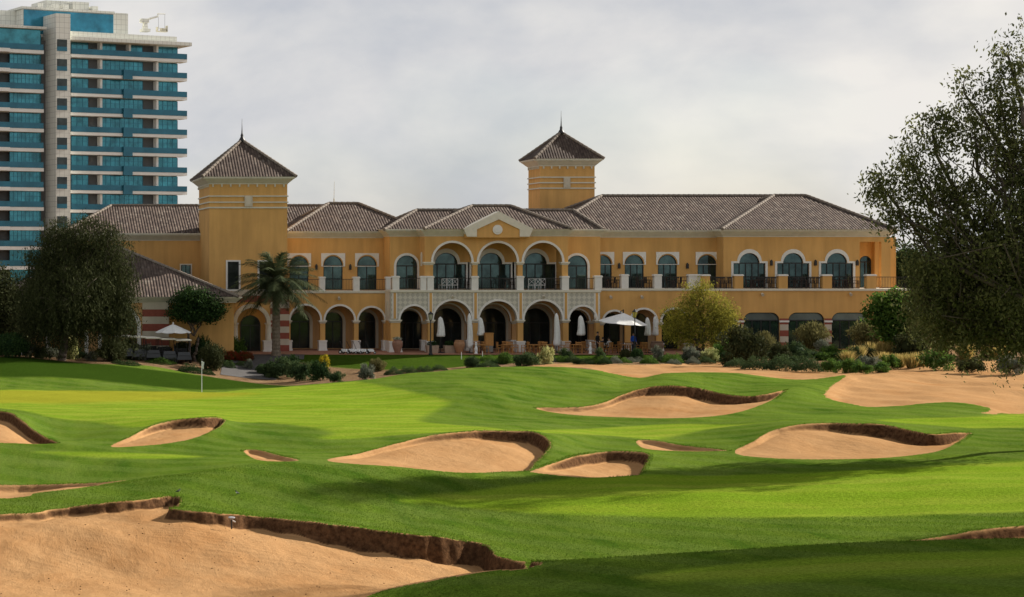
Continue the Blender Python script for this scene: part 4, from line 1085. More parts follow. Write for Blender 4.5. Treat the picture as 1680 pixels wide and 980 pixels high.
def LX(px, ly=0.0):       # local x of a photo column at local depth ly
    # world = T + x*(c,s) + ly*(-s,c)
    c_, s_n = math.cos(TH), math.sin(TH)
    X0, Y0 = TX-ly*s_n, TY+ly*c_
    return (px*Y0/F-X0)/(c_-px/F*s_n)
def LZ(px, py, ly=0.0):
    x = LX(px, ly); return Z(py, TY+x*math.sin(TH)+ly*math.cos(TH))
def tpart(name, b, m, parent=None): return b.build(name, m, parent or apt)
PITCH = 3.36
xr_rail, xr_wall = LX(307), LX(291, 1.9)
x0 = LX(117); zroof = LZ(117, 66)
xl0, xl1 = LX(-60), LX(72, -.3)
shx0, shx1 = LX(92, -2.2), LX(115.5, -2.2)
nfl = 14
zs1 = LZ(117, 94.5)      # underside of the highest slab
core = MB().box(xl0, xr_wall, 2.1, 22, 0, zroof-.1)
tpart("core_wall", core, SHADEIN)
for k in range(nfl):
    zb_ = zs1-k*PITCH
    if zb_ < 1: break
    sl = MB().box(x0, xr_rail, 0, 2.4, zb_+.1, zb_+.62); tpart("floor_slab", sl, SLABM)
    gx0, gx1 = LX(201), LX(215.5)
    rb = MB().box(x0, xr_rail-.1, -.06, .0, zb_+.622, zb_+1.58).box(xr_rail-.06, xr_rail, .001, 2.3, zb_+.622, zb_+1.58)
    tpart("balcony_rail", rb, TEALR)
    if k >= 1: tpart("balcony_rail", MB().box(gx0, gx1, -.5, -.063, zb_-.02, zb_+1.62), TEALR)
    # glazing behind the balcony, loggia gaps, white fins
    segs = [(117, 144.5), (166, 190), (213, 233.5), (258.5, 291)] if k == 0 else [(117, 144.5), (166, 234), (258.5, 291)]
    for a, b_ in segs:
        xa, xb = LX(a, 1.9), LX(b_, 1.9); gl_ = MB(); fn = MB(); gl_.box(xa, xb, 1.9, 2.0, zb_+.63, zb_+PITCH-.01)
        n = max(2, int((xb-xa)/.85))
        for i in range(n+1): fn.box(lerp(xa, xb, i/n)-.03, lerp(xa, xb, i/n)+.03, 1.85, 1.9, zb_+.63, zb_+PITCH-.02)
        fn.box(xa, xb, 1.86, 1.9, zb_+2.5, zb_+2.56)
        g_ = tpart("window_band", gl_, TEAL); fn.build("mullion", TEALR, g_)
    wf = MB()
    for px in ((164.5, 211.5, 256.5) if k == 0 else (164.5, 256.5)): xx = LX(px, 1.2); wf.box(xx-.2, xx+.2, .8, 2.0, zb_+.63, zb_+PITCH-.01)
    tpart("white_fin", wf, SLABM)
    # left block
    zl_ = zb_+.35
    tpart("floor_slab", MB().box(xl0, xl1, -.3, 2.4, zl_, zl_+.6).box(xl0, LX(15, -.35)-.2, -1.2, -.302, zl_+.002, zl_+.602), SLABM)
    tpart("balcony_rail", MB().box(xl0, xl1-.1, -.36, -.303, zl_+.602, zl_+1.58), TEALR)
    g_ = tpart("window_band", MB().box(LX(16, 1.2), LX(67, 1.2), 1.2, 1.4, zl_+.603, zl_+PITCH-.003).box(xl0, LX(-2, 1.2), 1.2, 1.4, zl_+.603, zl_+PITCH-.003), TEAL)
    fn = MB()
    for i in range(9): xx = lerp(LX(16, 1.2), LX(67, 1.2), i/8); fn.box(xx-.03, xx+.03, 1.16, 1.2, zl_+.61, zl_+PITCH-.01)
    fn.box(LX(16, 1.2), LX(67, 1.2), 1.17, 1.2, zl_+2.45, zl_+2.51); fn.build("mullion", TEALR, g_)
    # shaft window
    g_ = tpart("shaft_window", MB().box(LX(93.5, -2.2), LX(110, -2.2), -2.24, -2.204, zb_+.75, zb_+2.75), GLASSD)
    MB().box(LX(93.5, -2.24), LX(110, -2.24), -2.29, -2.245, zb_+.75, zb_+1.5).build("shaft_rail", TEALR, g_)
# stair shaft
zsh = LZ(95, 22, -2.2)
tpart("stair_shaft", MB().box(shx0, shx1, -2.2, 9, 0, zsh), PANEL)
# parapet and roof plate
tpart("roof_plate", MB().box(x0-.6, LX(314, -1), -1.2, 22, LZ(117, 67), LZ(117, 61)).box(x0+.1, LX(291), .2, 21.5, LZ(117, 61)-.01, LZ(117, 51)), PANEL)
tpart("roof_plate", MB().box(xl0, xl1+.5, -.5, 20, LZ(40, 47), LZ(40, 43)), PANEL)
tpart("window_band", MB().box(xl0, xl1-.3, .5, 1.0, zs1+.98, LZ(40, 47)), TEAL)
ph = tpart("penthouse", MB().box(LX(38, 3), LX(210, 3), 3, 18, LZ(117, 60), LZ(117, 17, 3)), PANEL)
MB().box(LX(39, 2.9), LX(186, 2.9), 2.9, 3.0, LZ(117, 55), LZ(117, 20.5, 3)).build("window_band", mat("penthouse_glass", (.03, .20, .30), .14, metal=.5, spec=.6, noise=(.4, .4)), ph)
MB().box(LX(36, 2.7), LX(188, 2.7), 2.7, 18.3, LZ(117, 19.5, 3), LZ(117, 15.5, 3)).build("parapet", PANEL, ph)
rp = MB().box(LX(75, 8), LX(143, 8), 8, 14, zroof, LZ(117, 3, 8)).box(xl0, LX(30, 6), 6, 14, zroof-1, LZ(20, 18, 6)).box(LX(120, 6), LX(146, 6), 6, 9, LZ(117, 15, 5), LZ(117, 2.5, 6))
for px in (62, 88, 104, 152): rp.box(LX(px, 5), LX(px+9, 5), 5, 7, LZ(117, 17, 5), LZ(117, 8, 5))
tpart("roof_plant", rp, PANEL)
# window-cleaning crane standing on the roof
cz = LZ(240, 49, 3)
cx = LX(238, 3)
cr = empty("roof_crane", (TX+cx*math.cos(TH)-3*math.sin(TH), TY+cx*math.sin(TH)+3*math.cos(TH), cz-.4), TH, "pale window-cleaning crane with a hanging cradle on the roof of the glass tower", "crane")
MB().box(-.7, .7, -.7, .7, 0, .5).frustum((-.4, .4, -.4, .4), .5, (-.3, .3, -.3, .3), 1.6).box(-.9, .6, -.4, .4, 1.6, 2.3).build("crane_base", PANEL, cr)
MB().tube((-1.0, 0, 1.8), (2.6, 0, 2.9), .22, .16, 8).tube((2.6, 0, 2.75), (2.6, 0, 3.4), .1, .1, 8).tube((2.5, 0, 3.35), (4.1, 0, 3.4), .1, .07, 8).build("jib", PANEL, cr)
MB().box(2.4, 4.4, -.4, .4, .15, .25).box(2.4, 2.46, -.4, .4, .25, 1.0).box(4.34, 4.4, -.4, .4, .25, 1.3).box(3.2, 4.0, -.35, .35, .25, .8).box(2.4, 4.4, -.42, -.38, .7, .78).build("cradle", CORN, cr)
MB().tube((2.7, 0, .9), (2.7, 0, 3.3), .025, .025, 5).tube((4.0, 0, .9), (4.0, 0, 3.4), .025, .025, 5).build("cable", DARKM, cr)
# ------------------------------------------------------------------ trees and shrubs
def leaves_mesh(name, P, size, tint, aspect=.55, droop=0.0, extra=None):
    """one small diamond leaf per point"""
    n = len(P); size = np.broadcast_to(size, (n,))
    a = rng.normal(size=(n, 3)); a[:, 2] -= droop; a /= np.linalg.norm(a, axis=1)[:, None]
    b = np.cross(a, rng.normal(size=(n, 3))); b /= np.linalg.norm(b, axis=1)[:, None]
    a = a*size[:, None]*.5; b = b*size[:, None]*.5*aspect
    V = np.stack([P-a, P+b, P+a, P-b], 1).reshape(-1, 3)
    T = np.repeat(tint, 4)
    nv = 4*n; Fq = np.arange(nv, dtype=np.int32)
    me = bpy.data.meshes.new(name)
    ev, ef, et = ([], [], 0) if extra is None else extra
    ev = np.array(ev, float).reshape(-1, 3); ef = np.array(ef, np.int32).reshape(-1, 4) if len(ef) else np.zeros((0, 4), np.int32)
    me.vertices.add(nv+len(ev)); me.loops.add(nv+ef.size); me.polygons.add(n+len(ef))
    me.vertices.foreach_set("co", np.concatenate([V, ev]).astype(np.float32).ravel())
    me.loops.foreach_set("vertex_index", np.concatenate([Fq, (ef+nv).ravel()]).astype(np.int32))
    me.polygons.foreach_set("loop_start", np.arange(0, nv+ef.size, 4, dtype=np.int32))
    at = me.attributes.new("tint", 'FLOAT', 'POINT')
    at.data.foreach_set("value", np.concatenate([T, np.full(len(ev), et)]).astype(np.float32))
    me.update(calc_edges=True); me.validate()
    return me
def in_ball(n, bias=.5):
    d = rng.normal(size=(n, 3)); d /= np.linalg.norm(d, axis=1)[:, None]
    return d*(rng.random(n)**bias)[:, None]
def limb(mb, p, q, r0, r1, wig=.08, n=5):
    p, q = np.array(p, float), np.array(q, float); L = np.linalg.norm(q-p)
    pts = [p+(q-p)*t+(rng.normal(size=3)*wig*L*math.sin(math.pi*t)) for t in np.linspace(0, 1, n)]
    pts = [Vector(x) for x in pts]; rad = list(np.linspace(r0, r1, n))
    mb.path(pts, rad, 7); return pts
def tree(name, label, cat, base, blobs, leafm, nclump, perclump, lsize, sig, trunk_r, fork, droop=0.0, strands=0, strand_len=(1, 2), bark=None, group=None, twig=.35, stems=1, aspect=.5, bias=.42):
    """base (x,y,z); blobs in metres relative to base (x,y,z,rx,ry,rz,weight)"""
    t = empty(name, base, 0, label, cat, group)
    B = np.array([b[:6] for b in blobs], float); wgt = np.array([b[6] if len(b) > 6 else b[3]*b[5] for b in blobs], float); wgt /= wgt.sum()
    P, T = [], []; cl = []
    for b, w in zip(B, wgt):
        k = max(3, int(nclump*w)); c = b[:3]+in_ball(k, bias)*b[3:]
        cl.append(c)
        for q in c:
            m = max(4, int(perclump*rng.uniform(.5, 1.5)))
            P.append(q+rng.normal(size=(m, 3))*sig*np.array([1, 1, .7])); T.append(np.clip(rng.uniform(.1, .9)+rng.normal(size=m)*.22, 0, 1))
        for q in c[:int(strands*w)]:
            L = rng.uniform(*strand_len); m = int(L/(lsize*.42)); z = np.linspace(0, 1, m)
            sw = rng.normal(size=2)*.25
            s = np.stack([q[0]+sw[0]*z*L*.5, q[1]+sw[1]*z*L*.5, q[2]-z*L], -1)+rng.normal(size=(m, 3))*lsize*.4
            P.append(s); T.append(np.clip(rng.uniform(.2, .8)+rng.normal(size=m)*.2, 0, 1))
    P = np.concatenate(P); T = np.concatenate(T)
    P[:, 2] = np.where(P[:, 2] < .15, .15+rng.random(len(P))*.3, P[:, 2])
    cr = link("crown", leaves_mesh(name+"_crown", P, lsize*rng.uniform(.6, 1.4, len(P)), T, aspect, droop), leafm, t)
    mb = MB(); fk = np.array(fork, float)
    for s in range(stems):
        o = np.array([0, 0, 0.]) if stems == 1 else np.array([math.cos(s*2.4)*trunk_r*1.2, math.sin(s*2.4)*trunk_r, 0])
        f2 = fk if stems == 1 else fk+o*2.5+rng.normal(size=3)*.2
        limb(mb, o-np.array([0, 0, .3]), f2, trunk_r*1.15, trunk_r*.75, .04, 7)
    for b, c in zip(B, cl):
        q = b[:3]-np.array([0, 0, b[5]*.2])
        pts = limb(mb, fk, q, trunk_r*.55, trunk_r*.18, .09, 6)
        for k in c[:int(len(c)*twig)][:40]:
            limb(mb, pts[rng.integers(2, 6)], k, trunk_r*.14, trunk_r*.04, .1, 4)
    mb.build("trunk", bark or BARK, t, smooth=True)
    return t
def pxblobs(base, Y, L, depth=.9):
    """photo ellipses (cx, cy, rx, ry[, dy, weight]) -> blobs around a base at distance Y"""
    k = Y/F; o = []
    for b in L:
        dy = b[4] if len(b) > 4 else 0
        r = (b[2]+b[3])/2*k*depth
        o.append((X(b[0], Y)-base[0], dy, Z(b[1], Y)-base[2], b[2]*k, r, b[3]*k) + ((b[5],) if len(b) > 5 else ()))
    return o

LF_DARK = leaf_mat("ghaf_leaves", (.024, .031, .012), (.068, .074, .030), .18)
LF_RIGHT = leaf_mat("weeping_leaves", (.050, .060, .022), (.165, .17, .065), .4)
LF_OLIVE = leaf_mat("olive_leaves", (.12, .13, .025), (.36, .32, .05), .4)
LF_GREEN = leaf_mat("green_leaves", (.03, .07, .015), (.12, .20, .035), .35)
LF_DEEP = leaf_mat("deep_green_leaves", (.012, .03, .012), (.05, .09, .025), .2)
LF_BLUE = leaf_mat("blue_green_leaves", (.022, .042, .018), (.085, .125, .045), .25)
LF_GREY = leaf_mat("grey_green_leaves", (.07, .085, .06), (.22, .23, .17), .25)
LF_BROWN = leaf_mat("olive_brown_leaves", (.07, .07, .025), (.20, .18, .07), .3)
LF_YEL = leaf_mat("yellow_flowers", (.16, .17, .02), (.60, .45, .03), .3)
LF_VAR = leaf_mat("variegated_leaves", (.14, .18, .05), (.62, .60, .28), .3)
LF_RED = leaf_mat("red_flower_bed", (.05, .06, .015), (.30, .03, .02), .25)
LF_PALM = leaf_mat("palm_leaflets", (.028, .042, .02), (.085, .10, .045), .2)
LF_GOLD = leaf_mat("golden_grass", (.22, .19, .05), (.55, .40, .15), .4)

# the large weeping tree at the right edge
YB_ = 66.5
bx_ = X(1745, YB_); base = (bx_, YB_, ground_at(bx_, YB_))
RB = [(1710,120,50,110,0,.8),(1655,85,24,50,0,.18),(1640,150,34,50,0,.3),(1585,150,30,40,0,.2),(1600,215,55,50,0,.5),(1530,205,34,36,0,.25),(1500,265,50,45,0,.45),(1660,240,60,80,0,.9),(1452,305,38,42,0,.4),(1470,350,34,26,0,.2),(1545,320,68,55,0,.9),
      (1640,360,90,90,0,1.8),(1560,420,75,70,0,1.6),(1520,480,42,70,0,.9),(1650,480,100,90,0,2.2),(1590,525,58,52,0,1.1),(1680,535,70,55,0,1.2),(1740,300,110,200,0,3.2),(1850,300,110,200,0,2.2),(1780,500,110,90,0,1.8),(1570,500,70,70,1.2,1.2),(1640,420,90,110,-1.2,1.6)]
bigtree = tree("weeping_tree", "tall dark weeping tree with drooping twigs at the right edge of the photo", "tree", base, pxblobs(base, YB_, RB, .8), LF_RIGHT, 1650, 32, .15, .24, .23, (-.3, 0, 3.4), droop=1.2, strands=1500, strand_len=(.5, 1.4), aspect=.42, twig=.3)
for x, y, r, sc_ in ((33.5, 43.0, 2.6, 1.0), (31.5, 38.5, 4.1, .95), (36.5, 48.5, 1.2, 1.5), (33.0, 36.0, 5.2, 1.35)):
    c = copy_tree(bigtree); c.location = (x+1.5, y, ground_at(x, y)); c.rotation_euler = (0, 0, r); c.scale = (sc_,)*3
    c['label'] = "dark weeping tree standing outside the right of the view and shading the near mound"; c['group'] = "weeping trees beside the near mound"

# dense drooping tree on the left
YL_ = 140.5
h = hit(101, 592, 132, 146); base = (X(101, YL_), YL_, ground_at(X(101, YL_), YL_))
LB = [(130,392,62,38,0,.9),(90,425,48,50,0,.9),(172,425,46,58,0,1),(125,455,80,60,0,1.6),(190,480,35,55,0,.8),(65,480,42,50,0,.9),(125,515,92,38,0,1.5),(60,525,42,26,0,.5),(195,520,32,28,0,.5),(130,470,70,60,2.0,1),(110,480,70,50,-2.2,1.2)]
tree("weeping_tree", "dense dark drooping tree with a bare trunk standing left of the clubhouse", "tree", base, pxblobs(base, YL_, LB, .85), LF_DARK, 2300, 30, .24, .36, .32, (.3, 0, 2.2), droop=1.5, strands=2200, strand_len=(1.0, 3.0), aspect=.25, twig=.15)
# dark trees behind it at the left frame edge
for px, Y, lab, BL in ((4, 145.5, "dark round tree at the left frame edge behind the drooping tree", [(0,490,34,45),(22,530,28,36),(-30,480,40,60),(5,545,36,22)]),
                       (-70, 170, "bushy dark tree beyond the left frame edge", [(-80,470,60,70),(-40,520,50,40)])):
    base = (X(px, Y), Y, -.05)
    tree("dark_tree", lab, "tree", base, pxblobs(base, Y, BL), LF_DARK, 800, 28, .24, .5, .25, (0, 0, 2), aspect=.5, twig=.1)
# olive-yellow feathery tree before the right arches
Yo = 147.0; bx_ = X(1150, Yo); base = (bx_, Yo, ground_at(bx_, Yo))
tree("acacia_tree", "feathery olive yellow tree in front of the arches right of the white parasol", "tree", base,
     pxblobs(base, Yo, [(1148,490,36,26,0,.8),(1150,472,22,18,0,.25),(1120,520,34,26,0,.8),(1178,520,32,30,0,.9),(1150,525,48,34,0,1.4),(1112,540,30,18,0,.5),(1190,545,30,18,0,.6),(1145,550,52,18,0,.8),(1188,512,24,22,0,.5)], .85), LF_OLIVE, 620, 26, .17, .26, .13, (0, 0, 1.0), droop=.8, strands=620, strand_len=(.5, 1.3), aspect=.35, stems=3, twig=.15)
# small dark umbrella-shaped tree by the parasol at the left
Ys = 147.5; bx_ = X(316, Ys); base = (bx_, Ys, ground_at(bx_, Ys))
tree("dark_tree", "small dark tree with forked trunk and flat crown beside the open parasol on the left", "tree", base,
     pxblobs(base, Ys, [(320,492,40,20,0,1.2),(348,508,24,14,0,.5),(298,510,24,16,0,.6),(325,510,42,18,0,1.2),(330,520,30,12,0,.4)], .85), LF_DEEP, 520, 28, .18, .24, .13, (.1, 0, 2.0), aspect=.6, stems=2, twig=.1)
# bright green bush-tree before the right end
Yb = 143.0; bx_ = X(1478, Yb); base = (bx_, Yb, ground_at(bx_, Yb))
tree("broadleaf_tree", "bright green broad-leaved small tree at the right corner of the clubhouse", "tree", base,
     pxblobs(base, Yb, [(1465,495,34,24,0,.9),(1500,515,38,30,0,1.1),(1445,515,24,22,0,.6),(1480,540,46,30,0,1.2),(1525,545,30,30,0,.6)], .85), LF_GREEN, 520, 24, .26, .26, .12, (0, 0, 1.2), aspect=.6, stems=3, twig=.1)
# trees beyond the right end of the clubhouse
for px, Y, lab, BL in ((1500, 182, "grey green tree behind the right end of the clubhouse", [(1490,430,24,26),(1510,450,30,30),(1480,455,18,20)]),
                       (1570, 176, "dark tree far right behind the weeping tree", [(1560,450,50,50),(1610,480,60,60),(1540,500,40,40)]),
                       (1700, 180, "broad dark tree behind the weeping tree at the frame edge", [(1680,470,80,70),(1760,480,80,80)])):
    base = (X(px, Y), Y, -.05)
    tree("dark_tree", lab, "tree", base, pxblobs(base, Y, BL), LF_BLUE, 420, 26, .34, .5, .25, (0, 0, 2.2), aspect=.5, twig=.1)

# date palm
Yd_ = 151.0; bx_ = X(453, Yd_); base = (bx_, Yd_, 0)
palm = empty("date_palm", base, .3, "date palm with grey green fronds and a rough trunk before the striped wall", "palm")
hT = Z(462, Yd_); prof = []
for i in range(40):
    z = hT*i/39; r = lerp(.33, .27, i/39)+(.035 if i % 2 else 0)+(.10*(1-i/4) if i < 4 else 0)+(.12*sstep(.75, 1, i/39))
    prof.append((r, z))
MB().lathe((0, 0, -.2), prof, 14).build("trunk", mat("palm_bark", (.19, .15, .11), .9, noise=(5, .35), bump=(9, .8)), palm)
V, Tn = [], []; mbv, mbf = [], []
for k in range(66):
    az = k*2.39996+rng.uniform(-.2, .2); el = lerp(1.35, -.6, (k/65)**.85)+rng.uniform(-.1, .1); L = rng.uniform(3.8, 4.4)*(1 if el > -.2 else .85)
    d = np.array([math.cos(az)*math.cos(el), math.sin(az)*math.cos(el), math.sin(el)]); side = np.array([-math.sin(az), math.cos(az), 0])
    n = 34; t = np.linspace(.03, 1, n)
    curve = np.array([0, 0, hT+.1])+d[None]*t[:, None]*L; curve[:, 2] -= (t**2.1)*L*(.42 if el > .2 else .3)
    for i in range(1, n):
        p = curve[i]; tg = curve[i]-curve[i-1]; tg /= np.linalg.norm(tg); up = np.cross(side, tg)
        ll = .78*math.sin(math.pi*min(1, .12+.88*t[i]))**.6*(1 if t[i] < .9 else .8)+.1
        for sg in (-1, 1):
            dirn = tg*.75+side*sg*.75+up*(.25+rng.normal()*.12); dirn /= np.linalg.norm(dirn)
            q = p+dirn*ll-np.array([0, 0, .10*ll]); w = np.cross(dirn, up); w = w/np.linalg.norm(w)*.038
            b0 = len(mbv); mbv += [p-w, p+w, q+w*.2, q-w*.2]; mbf.append((b0, b0+1, b0+2, b0+3)); Tn += [float(np.clip(.5+rng.normal()*.25, 0, 1))]*4
        b0 = len(mbv); w = side*.03*(1.2-t[i]); a = curve[i-1]
        mbv += [a-w, a+w, p+w, p-w]; mbf.append((b0, b0+1, b0+2, b0+3)); Tn += [.8]*4
me = bpy.data.meshes.new("palm_crown"); me.from_pydata([tuple(v) for v in mbv], [], mbf)
at = me.attributes.new("tint", 'FLOAT', 'POINT'); at.data.foreach_set("value", Tn); me.update()
link("crown", me, LF_PALM, palm)

# ------------------------------------------------------------------ shrubs: a few grown shapes, each plant its own object
def core_ball(k=.72, seed=0):
    vs, fs = [], []; n, m = 12, 7
    for j in range(m+1):
        for i in range(n):
            th, ph_ = math.pi*j/m, 2*math.pi*i/n
            r = k*(1+.12*math.sin(3*ph_+seed)*math.sin(2*th)+.08*math.cos(5*ph_+2*seed))
            vs.append((r*math.sin(th)*math.cos(ph_), r*math.sin(th)*math.sin(ph_), max(-.05, .5+r*.5*1.0*math.cos(th)/1.0)))
    for j in range(m):
        for i in range(n): fs.append((j*n+i, j*n+(i+1) % n, (j+1)*n+(i+1) % n, (j+1)*n+i))
    return vs, fs, .15
def shrub_mesh(nm, n, ls, kind, seed):
    """unit plant: radius 1 in x and y, height 1"""
    if kind == 'round':
        d = rng.normal(size=(n, 3)); d /= np.linalg.norm(d, axis=1)[:, None]
        lump = 1+.12*np.sin(3*np.arctan2(d[:, 1], d[:, 0])+seed)*np.sin(2.2*d[:, 2]*2+seed)+.10*np.sin(7*d[:, 0]+5*d[:, 1]+seed)
        P = d*(lump*rng.uniform(.72, 1.04, n))[:, None]; P[:, 2] = .5+P[:, 2]*.5
        return leaves_mesh(nm, P, ls*rng.uniform(.6, 1.4, n), np.clip(rng.beta(2, 2, n)+.2*np.sin(9*d[:, 0]+seed), 0, 1), .6, 0, core_ball(.70, seed))
    if kind == 'loose':
        c = in_ball(34, .5); c[:, 2] = .45+c[:, 2]*.5
        j = rng.integers(0, 34, n); P = c[j]*np.array([.88, .88, 1])+rng.normal(size=(n, 3))*np.array([.12, .12, .09])
        tt = rng.random(34)
        P[:, 2] = np.abs(P[:, 2])
        return leaves_mesh(nm, P, ls*rng.uniform(.6, 1.5, n), np.clip(tt[j]*.8+.1+rng.normal(size=n)*.18, 0, 1), .5, 0, core_ball(.5, seed))
    if kind == 'spray':     # upright twigs fanning out
        a = rng.uniform(0, 2*np.pi, n); e = rng.random(n)**.7; t = rng.random(n)**.6
        P = np.stack([np.cos(a)*e*t, np.sin(a)*e*t, t*(1.05-.35*e*e)], -1)+rng.normal(size=(n, 3))*.035
        P[:, 2] = np.abs(P[:, 2])
        return leaves_mesh(nm, P, ls*rng.uniform(.6, 1.5, n), np.clip(.2+.6*rng.random(n)+.2*np.sin(6*a+seed), 0, 1), .3, -.9, core_ball(.42, seed))
    if kind == 'low':
        a = rng.uniform(0, 2*np.pi, n); r = np.sqrt(rng.random(n)); hh = (1-r**2.5)*(.75+.3*np.sin(5*r*np.cos(a)+seed)*np.sin(4*r*np.sin(a)+seed))
        P = np.stack([r*np.cos(a), r*np.sin(a), np.abs(hh*rng.uniform(.3, 1.05, n))+.03], -1)
        return leaves_mesh(nm, P, ls*rng.uniform(.6, 1.5, n), np.clip(rng.random(n)*.7+.3*hh, 0, 1), .5, -.3)
    if kind == 'blades':
        k = n; a = rng.uniform(0, 2*np.pi, k); r = .35*np.sqrt(rng.random(k)); o = np.stack([r*np.cos(a), r*np.sin(a), 0*r], -1)
        ln = rng.uniform(.6, 1.1, k); out_d = rng.normal(size=(k, 2))*.33
        tip = o+np.stack([out_d[:, 0]+.8*o[:, 0], out_d[:, 1]+.8*o[:, 1], ln], -1)
        w = np.stack([np.cos(a+1), np.sin(a+1), 0*a], -1)*.03
        Vv = np.stack([o-w, o+w, tip+w*.3, tip-w*.3], 1).reshape(-1, 3)
        me = bpy.data.meshes.new(nm); me.from_pydata([tuple(v) for v in Vv], [], np.arange(4*k).reshape(-1, 4).tolist())
        at = me.attributes.new("tint", 'FLOAT', 'POINT'); at.data.foreach_set("value", np.repeat(rng.random(k), 4).astype(np.float32)); me.update(); return me
SH = {k: [shrub_mesh("shrub_"+k, n, ls, k, s*1.7) for s in range(v)] for k, n, ls, v in (('round', 3200, .10, 3), ('loose', 3200, .11, 3), ('spray', 3200, .13, 2), ('low', 3000, .09, 3), ('blades', 420, .1, 2))}
_mm = {}
def shrub(name, px, py, w, h_, kind, m, label, cat, group=None, ymin=119, ymax=151, zoff=-.05, Y=None):
    """plant whose foot is at a photo position; w, h in photo pixels"""
    if Y: p = (X(px, Y), Y, max(0 if Y > 151 else -9, ground_at(X(px, Y), Y)))
    else: p = hit(px, py, ymin, ymax)
    v = random.randrange(len(SH[kind])); key = (kind, v, m.name)
    if key not in _mm:
        me = SH[kind][v].copy(); me.materials.clear(); me.materials.append(m); _mm[key] = me
    o = bpy.data.objects.new(name, _mm[key]); col.objects.link(o)
    k = p[1]/F; rx = w*k/2
    o.location = (p[0], p[1]+rx*.5, p[2]+zoff); o.rotation_euler = (0, 0, random.uniform(0, 6.28)); o.scale = (rx, rx*.95, h_*k)
    return tag(o, label, cat, group)
S = shrub
S("round_shrub", 18, 587, 62, 40, 'round', LF_DEEP, "wide dark clipped shrub at the left frame edge above the green slope", "shrub")
S("leafy_shrub", 44, 586, 20, 30, 'loose', LF_GREY, "small grey leaved shrub beside the wide dark clipped shrub", "shrub")
S("round_shrub", 84, 587, 28, 17, 'round', LF_GREY, "low grey green shrub left of the bare tree trunk", "shrub")
S("leafy_shrub", 115, 590, 30, 38, 'loose', LF_VAR, "yellow and green variegated shrub right behind the bare tree trunk", "shrub")
S("round_shrub", 187, 594, 50, 40, 'round', LF_DARK, "large round olive shrub left of the golf carts", "shrub")
S("leafy_shrub", 233, 592, 48, 30, 'loose', LF_GREY, "greyish leafy shrub in front of the golf carts", "shrub")
S("leafy_shrub", 258, 591, 34, 22, 'loose', LF_DEEP, "dark leafy shrub in front of the golf carts", "shrub")
S("round_shrub", 300, 590, 30, 30, 'round', LF_DARK, "round dark shrub right of the golf carts", "shrub")
S("round_shrub", 349, 609, 44, 46, 'round', LF_DARK, "big round dark shrub right behind the white flagstick", "shrub")
S("low_shrub", 312, 612, 48, 17, 'low', LF_DEEP, "low spreading shrub left of the white flagstick", "shrub")
S("low_shrub", 340, 615, 30, 10, 'low', LF_DEEP, "flat trailing shrub at the foot of the flagstick", "shrub")
S("low_shrub", 262, 597, 62, 12, 'low', LF_GREEN, "low green ground cover plant below the golf carts", "shrub")
S("low_shrub", 205, 599, 60, 9, 'low', LF_DEEP, "low dark ground cover plant under the large round olive shrub", "shrub")
S("low_shrub", 376, 604, 26, 14, 'low', LF_BLUE, "low dark shrub on the near edge of the grey path", "shrub")
S("leafy_shrub", 408, 606, 24, 17, 'loose', LF_GREY, "airy grey shrub on the near edge of the grey path", "shrub")
S("round_shrub", 432, 614, 24, 17, 'round', LF_BLUE, "small dark shrub left of the wide blue green thicket", "shrub")
S("leafy_shrub", 463, 622, 62, 34, 'loose', LF_BLUE, "left plant of the wide blue green thicket below the palm", "shrub")
S("leafy_shrub", 497, 626, 52, 34, 'loose', LF_BLUE, "middle plant of the wide blue green thicket below the palm", "shrub")
S("leafy_shrub", 526, 625, 48, 32, 'loose', LF_DEEP, "right plant of the wide blue green thicket, below the yellow bush", "shrub")
S("flowering_shrub", 532, 607, 24, 24, 'loose', LF_YEL, "yellow flowering bush above the blue green thicket", "shrub")
S("leafy_shrub", 603, 624, 36, 26, 'loose', LF_GREY, "grey purple shrub standing on the crest of the fairway", "shrub")
S("round_shrub", 620, 610, 28, 22, 'round', LF_BROWN, "dark brownish shrub behind the grey purple shrub", "shrub")
for i, px in enumerate((648, 672, 698, 722)):
    S("low_shrub", px, 615-i*2.2, 34, 15-i*1.2, 'low', LF_BLUE, "low dark blue green hedge plant along the lawn edge", "shrub", "low hedge plants along the lawn edge")
S("round_shrub", 776, 604, 26, 20, 'round', LF_BLUE, "round dark shrub left of the small putting flag pair", "shrub")
S("low_shrub", 803, 604, 44, 14, 'low', LF_BLUE, "low blue green shrub below the bright green bush", "shrub")
S("round_shrub", 830, 598, 24, 20, 'round', LF_GREEN, "bright green rounded bush in the bed before the terrace", "shrub")
S("leafy_shrub", 866, 601, 46, 24, 'loose', LF_BLUE, "dark leafy shrub left of the pale yellow bush", "shrub")
S("variegated_shrub", 897, 598, 32, 30, 'loose', LF_VAR, "pale yellow variegated bush in the bed before the terrace", "shrub")
S("leafy_shrub", 930, 593, 28, 21, 'loose', LF_BLUE, "dark shrub right of the pale yellow bush", "shrub")
S("round_shrub", 947, 597, 16, 11, 'round', LF_BLUE, "tiny round shrub alone on the pale sand strip", "shrub")
S("leafy_shrub", 988, 596, 28, 26, 'loose', LF_BLUE, "dark upright shrub before the seated guests", "shrub")
S("round_shrub", 1029, 590, 20, 18, 'round', LF_DARK, "brownish rounded shrub left of the lamp post foot", "shrub")
S("round_shrub", 1047, 593, 20, 22, 'round', LF_DEEP, "dark upright clipped shrub right at the lamp post foot", "shrub")
S("low_shrub", 1027, 596, 28, 11, 'low', LF_GREEN, "low green cushion plant below the brownish rounded shrub", "shrub")
S("leafy_shrub", 1080, 592, 22, 25, 'loose', LF_GREY, "grey leaved shrub in front of the big terrace urn", "shrub")
S("low_shrub", 1068, 597, 32, 15, 'low', LF_GREEN, "low bright cushion plant below the grey leaved shrub", "shrub")
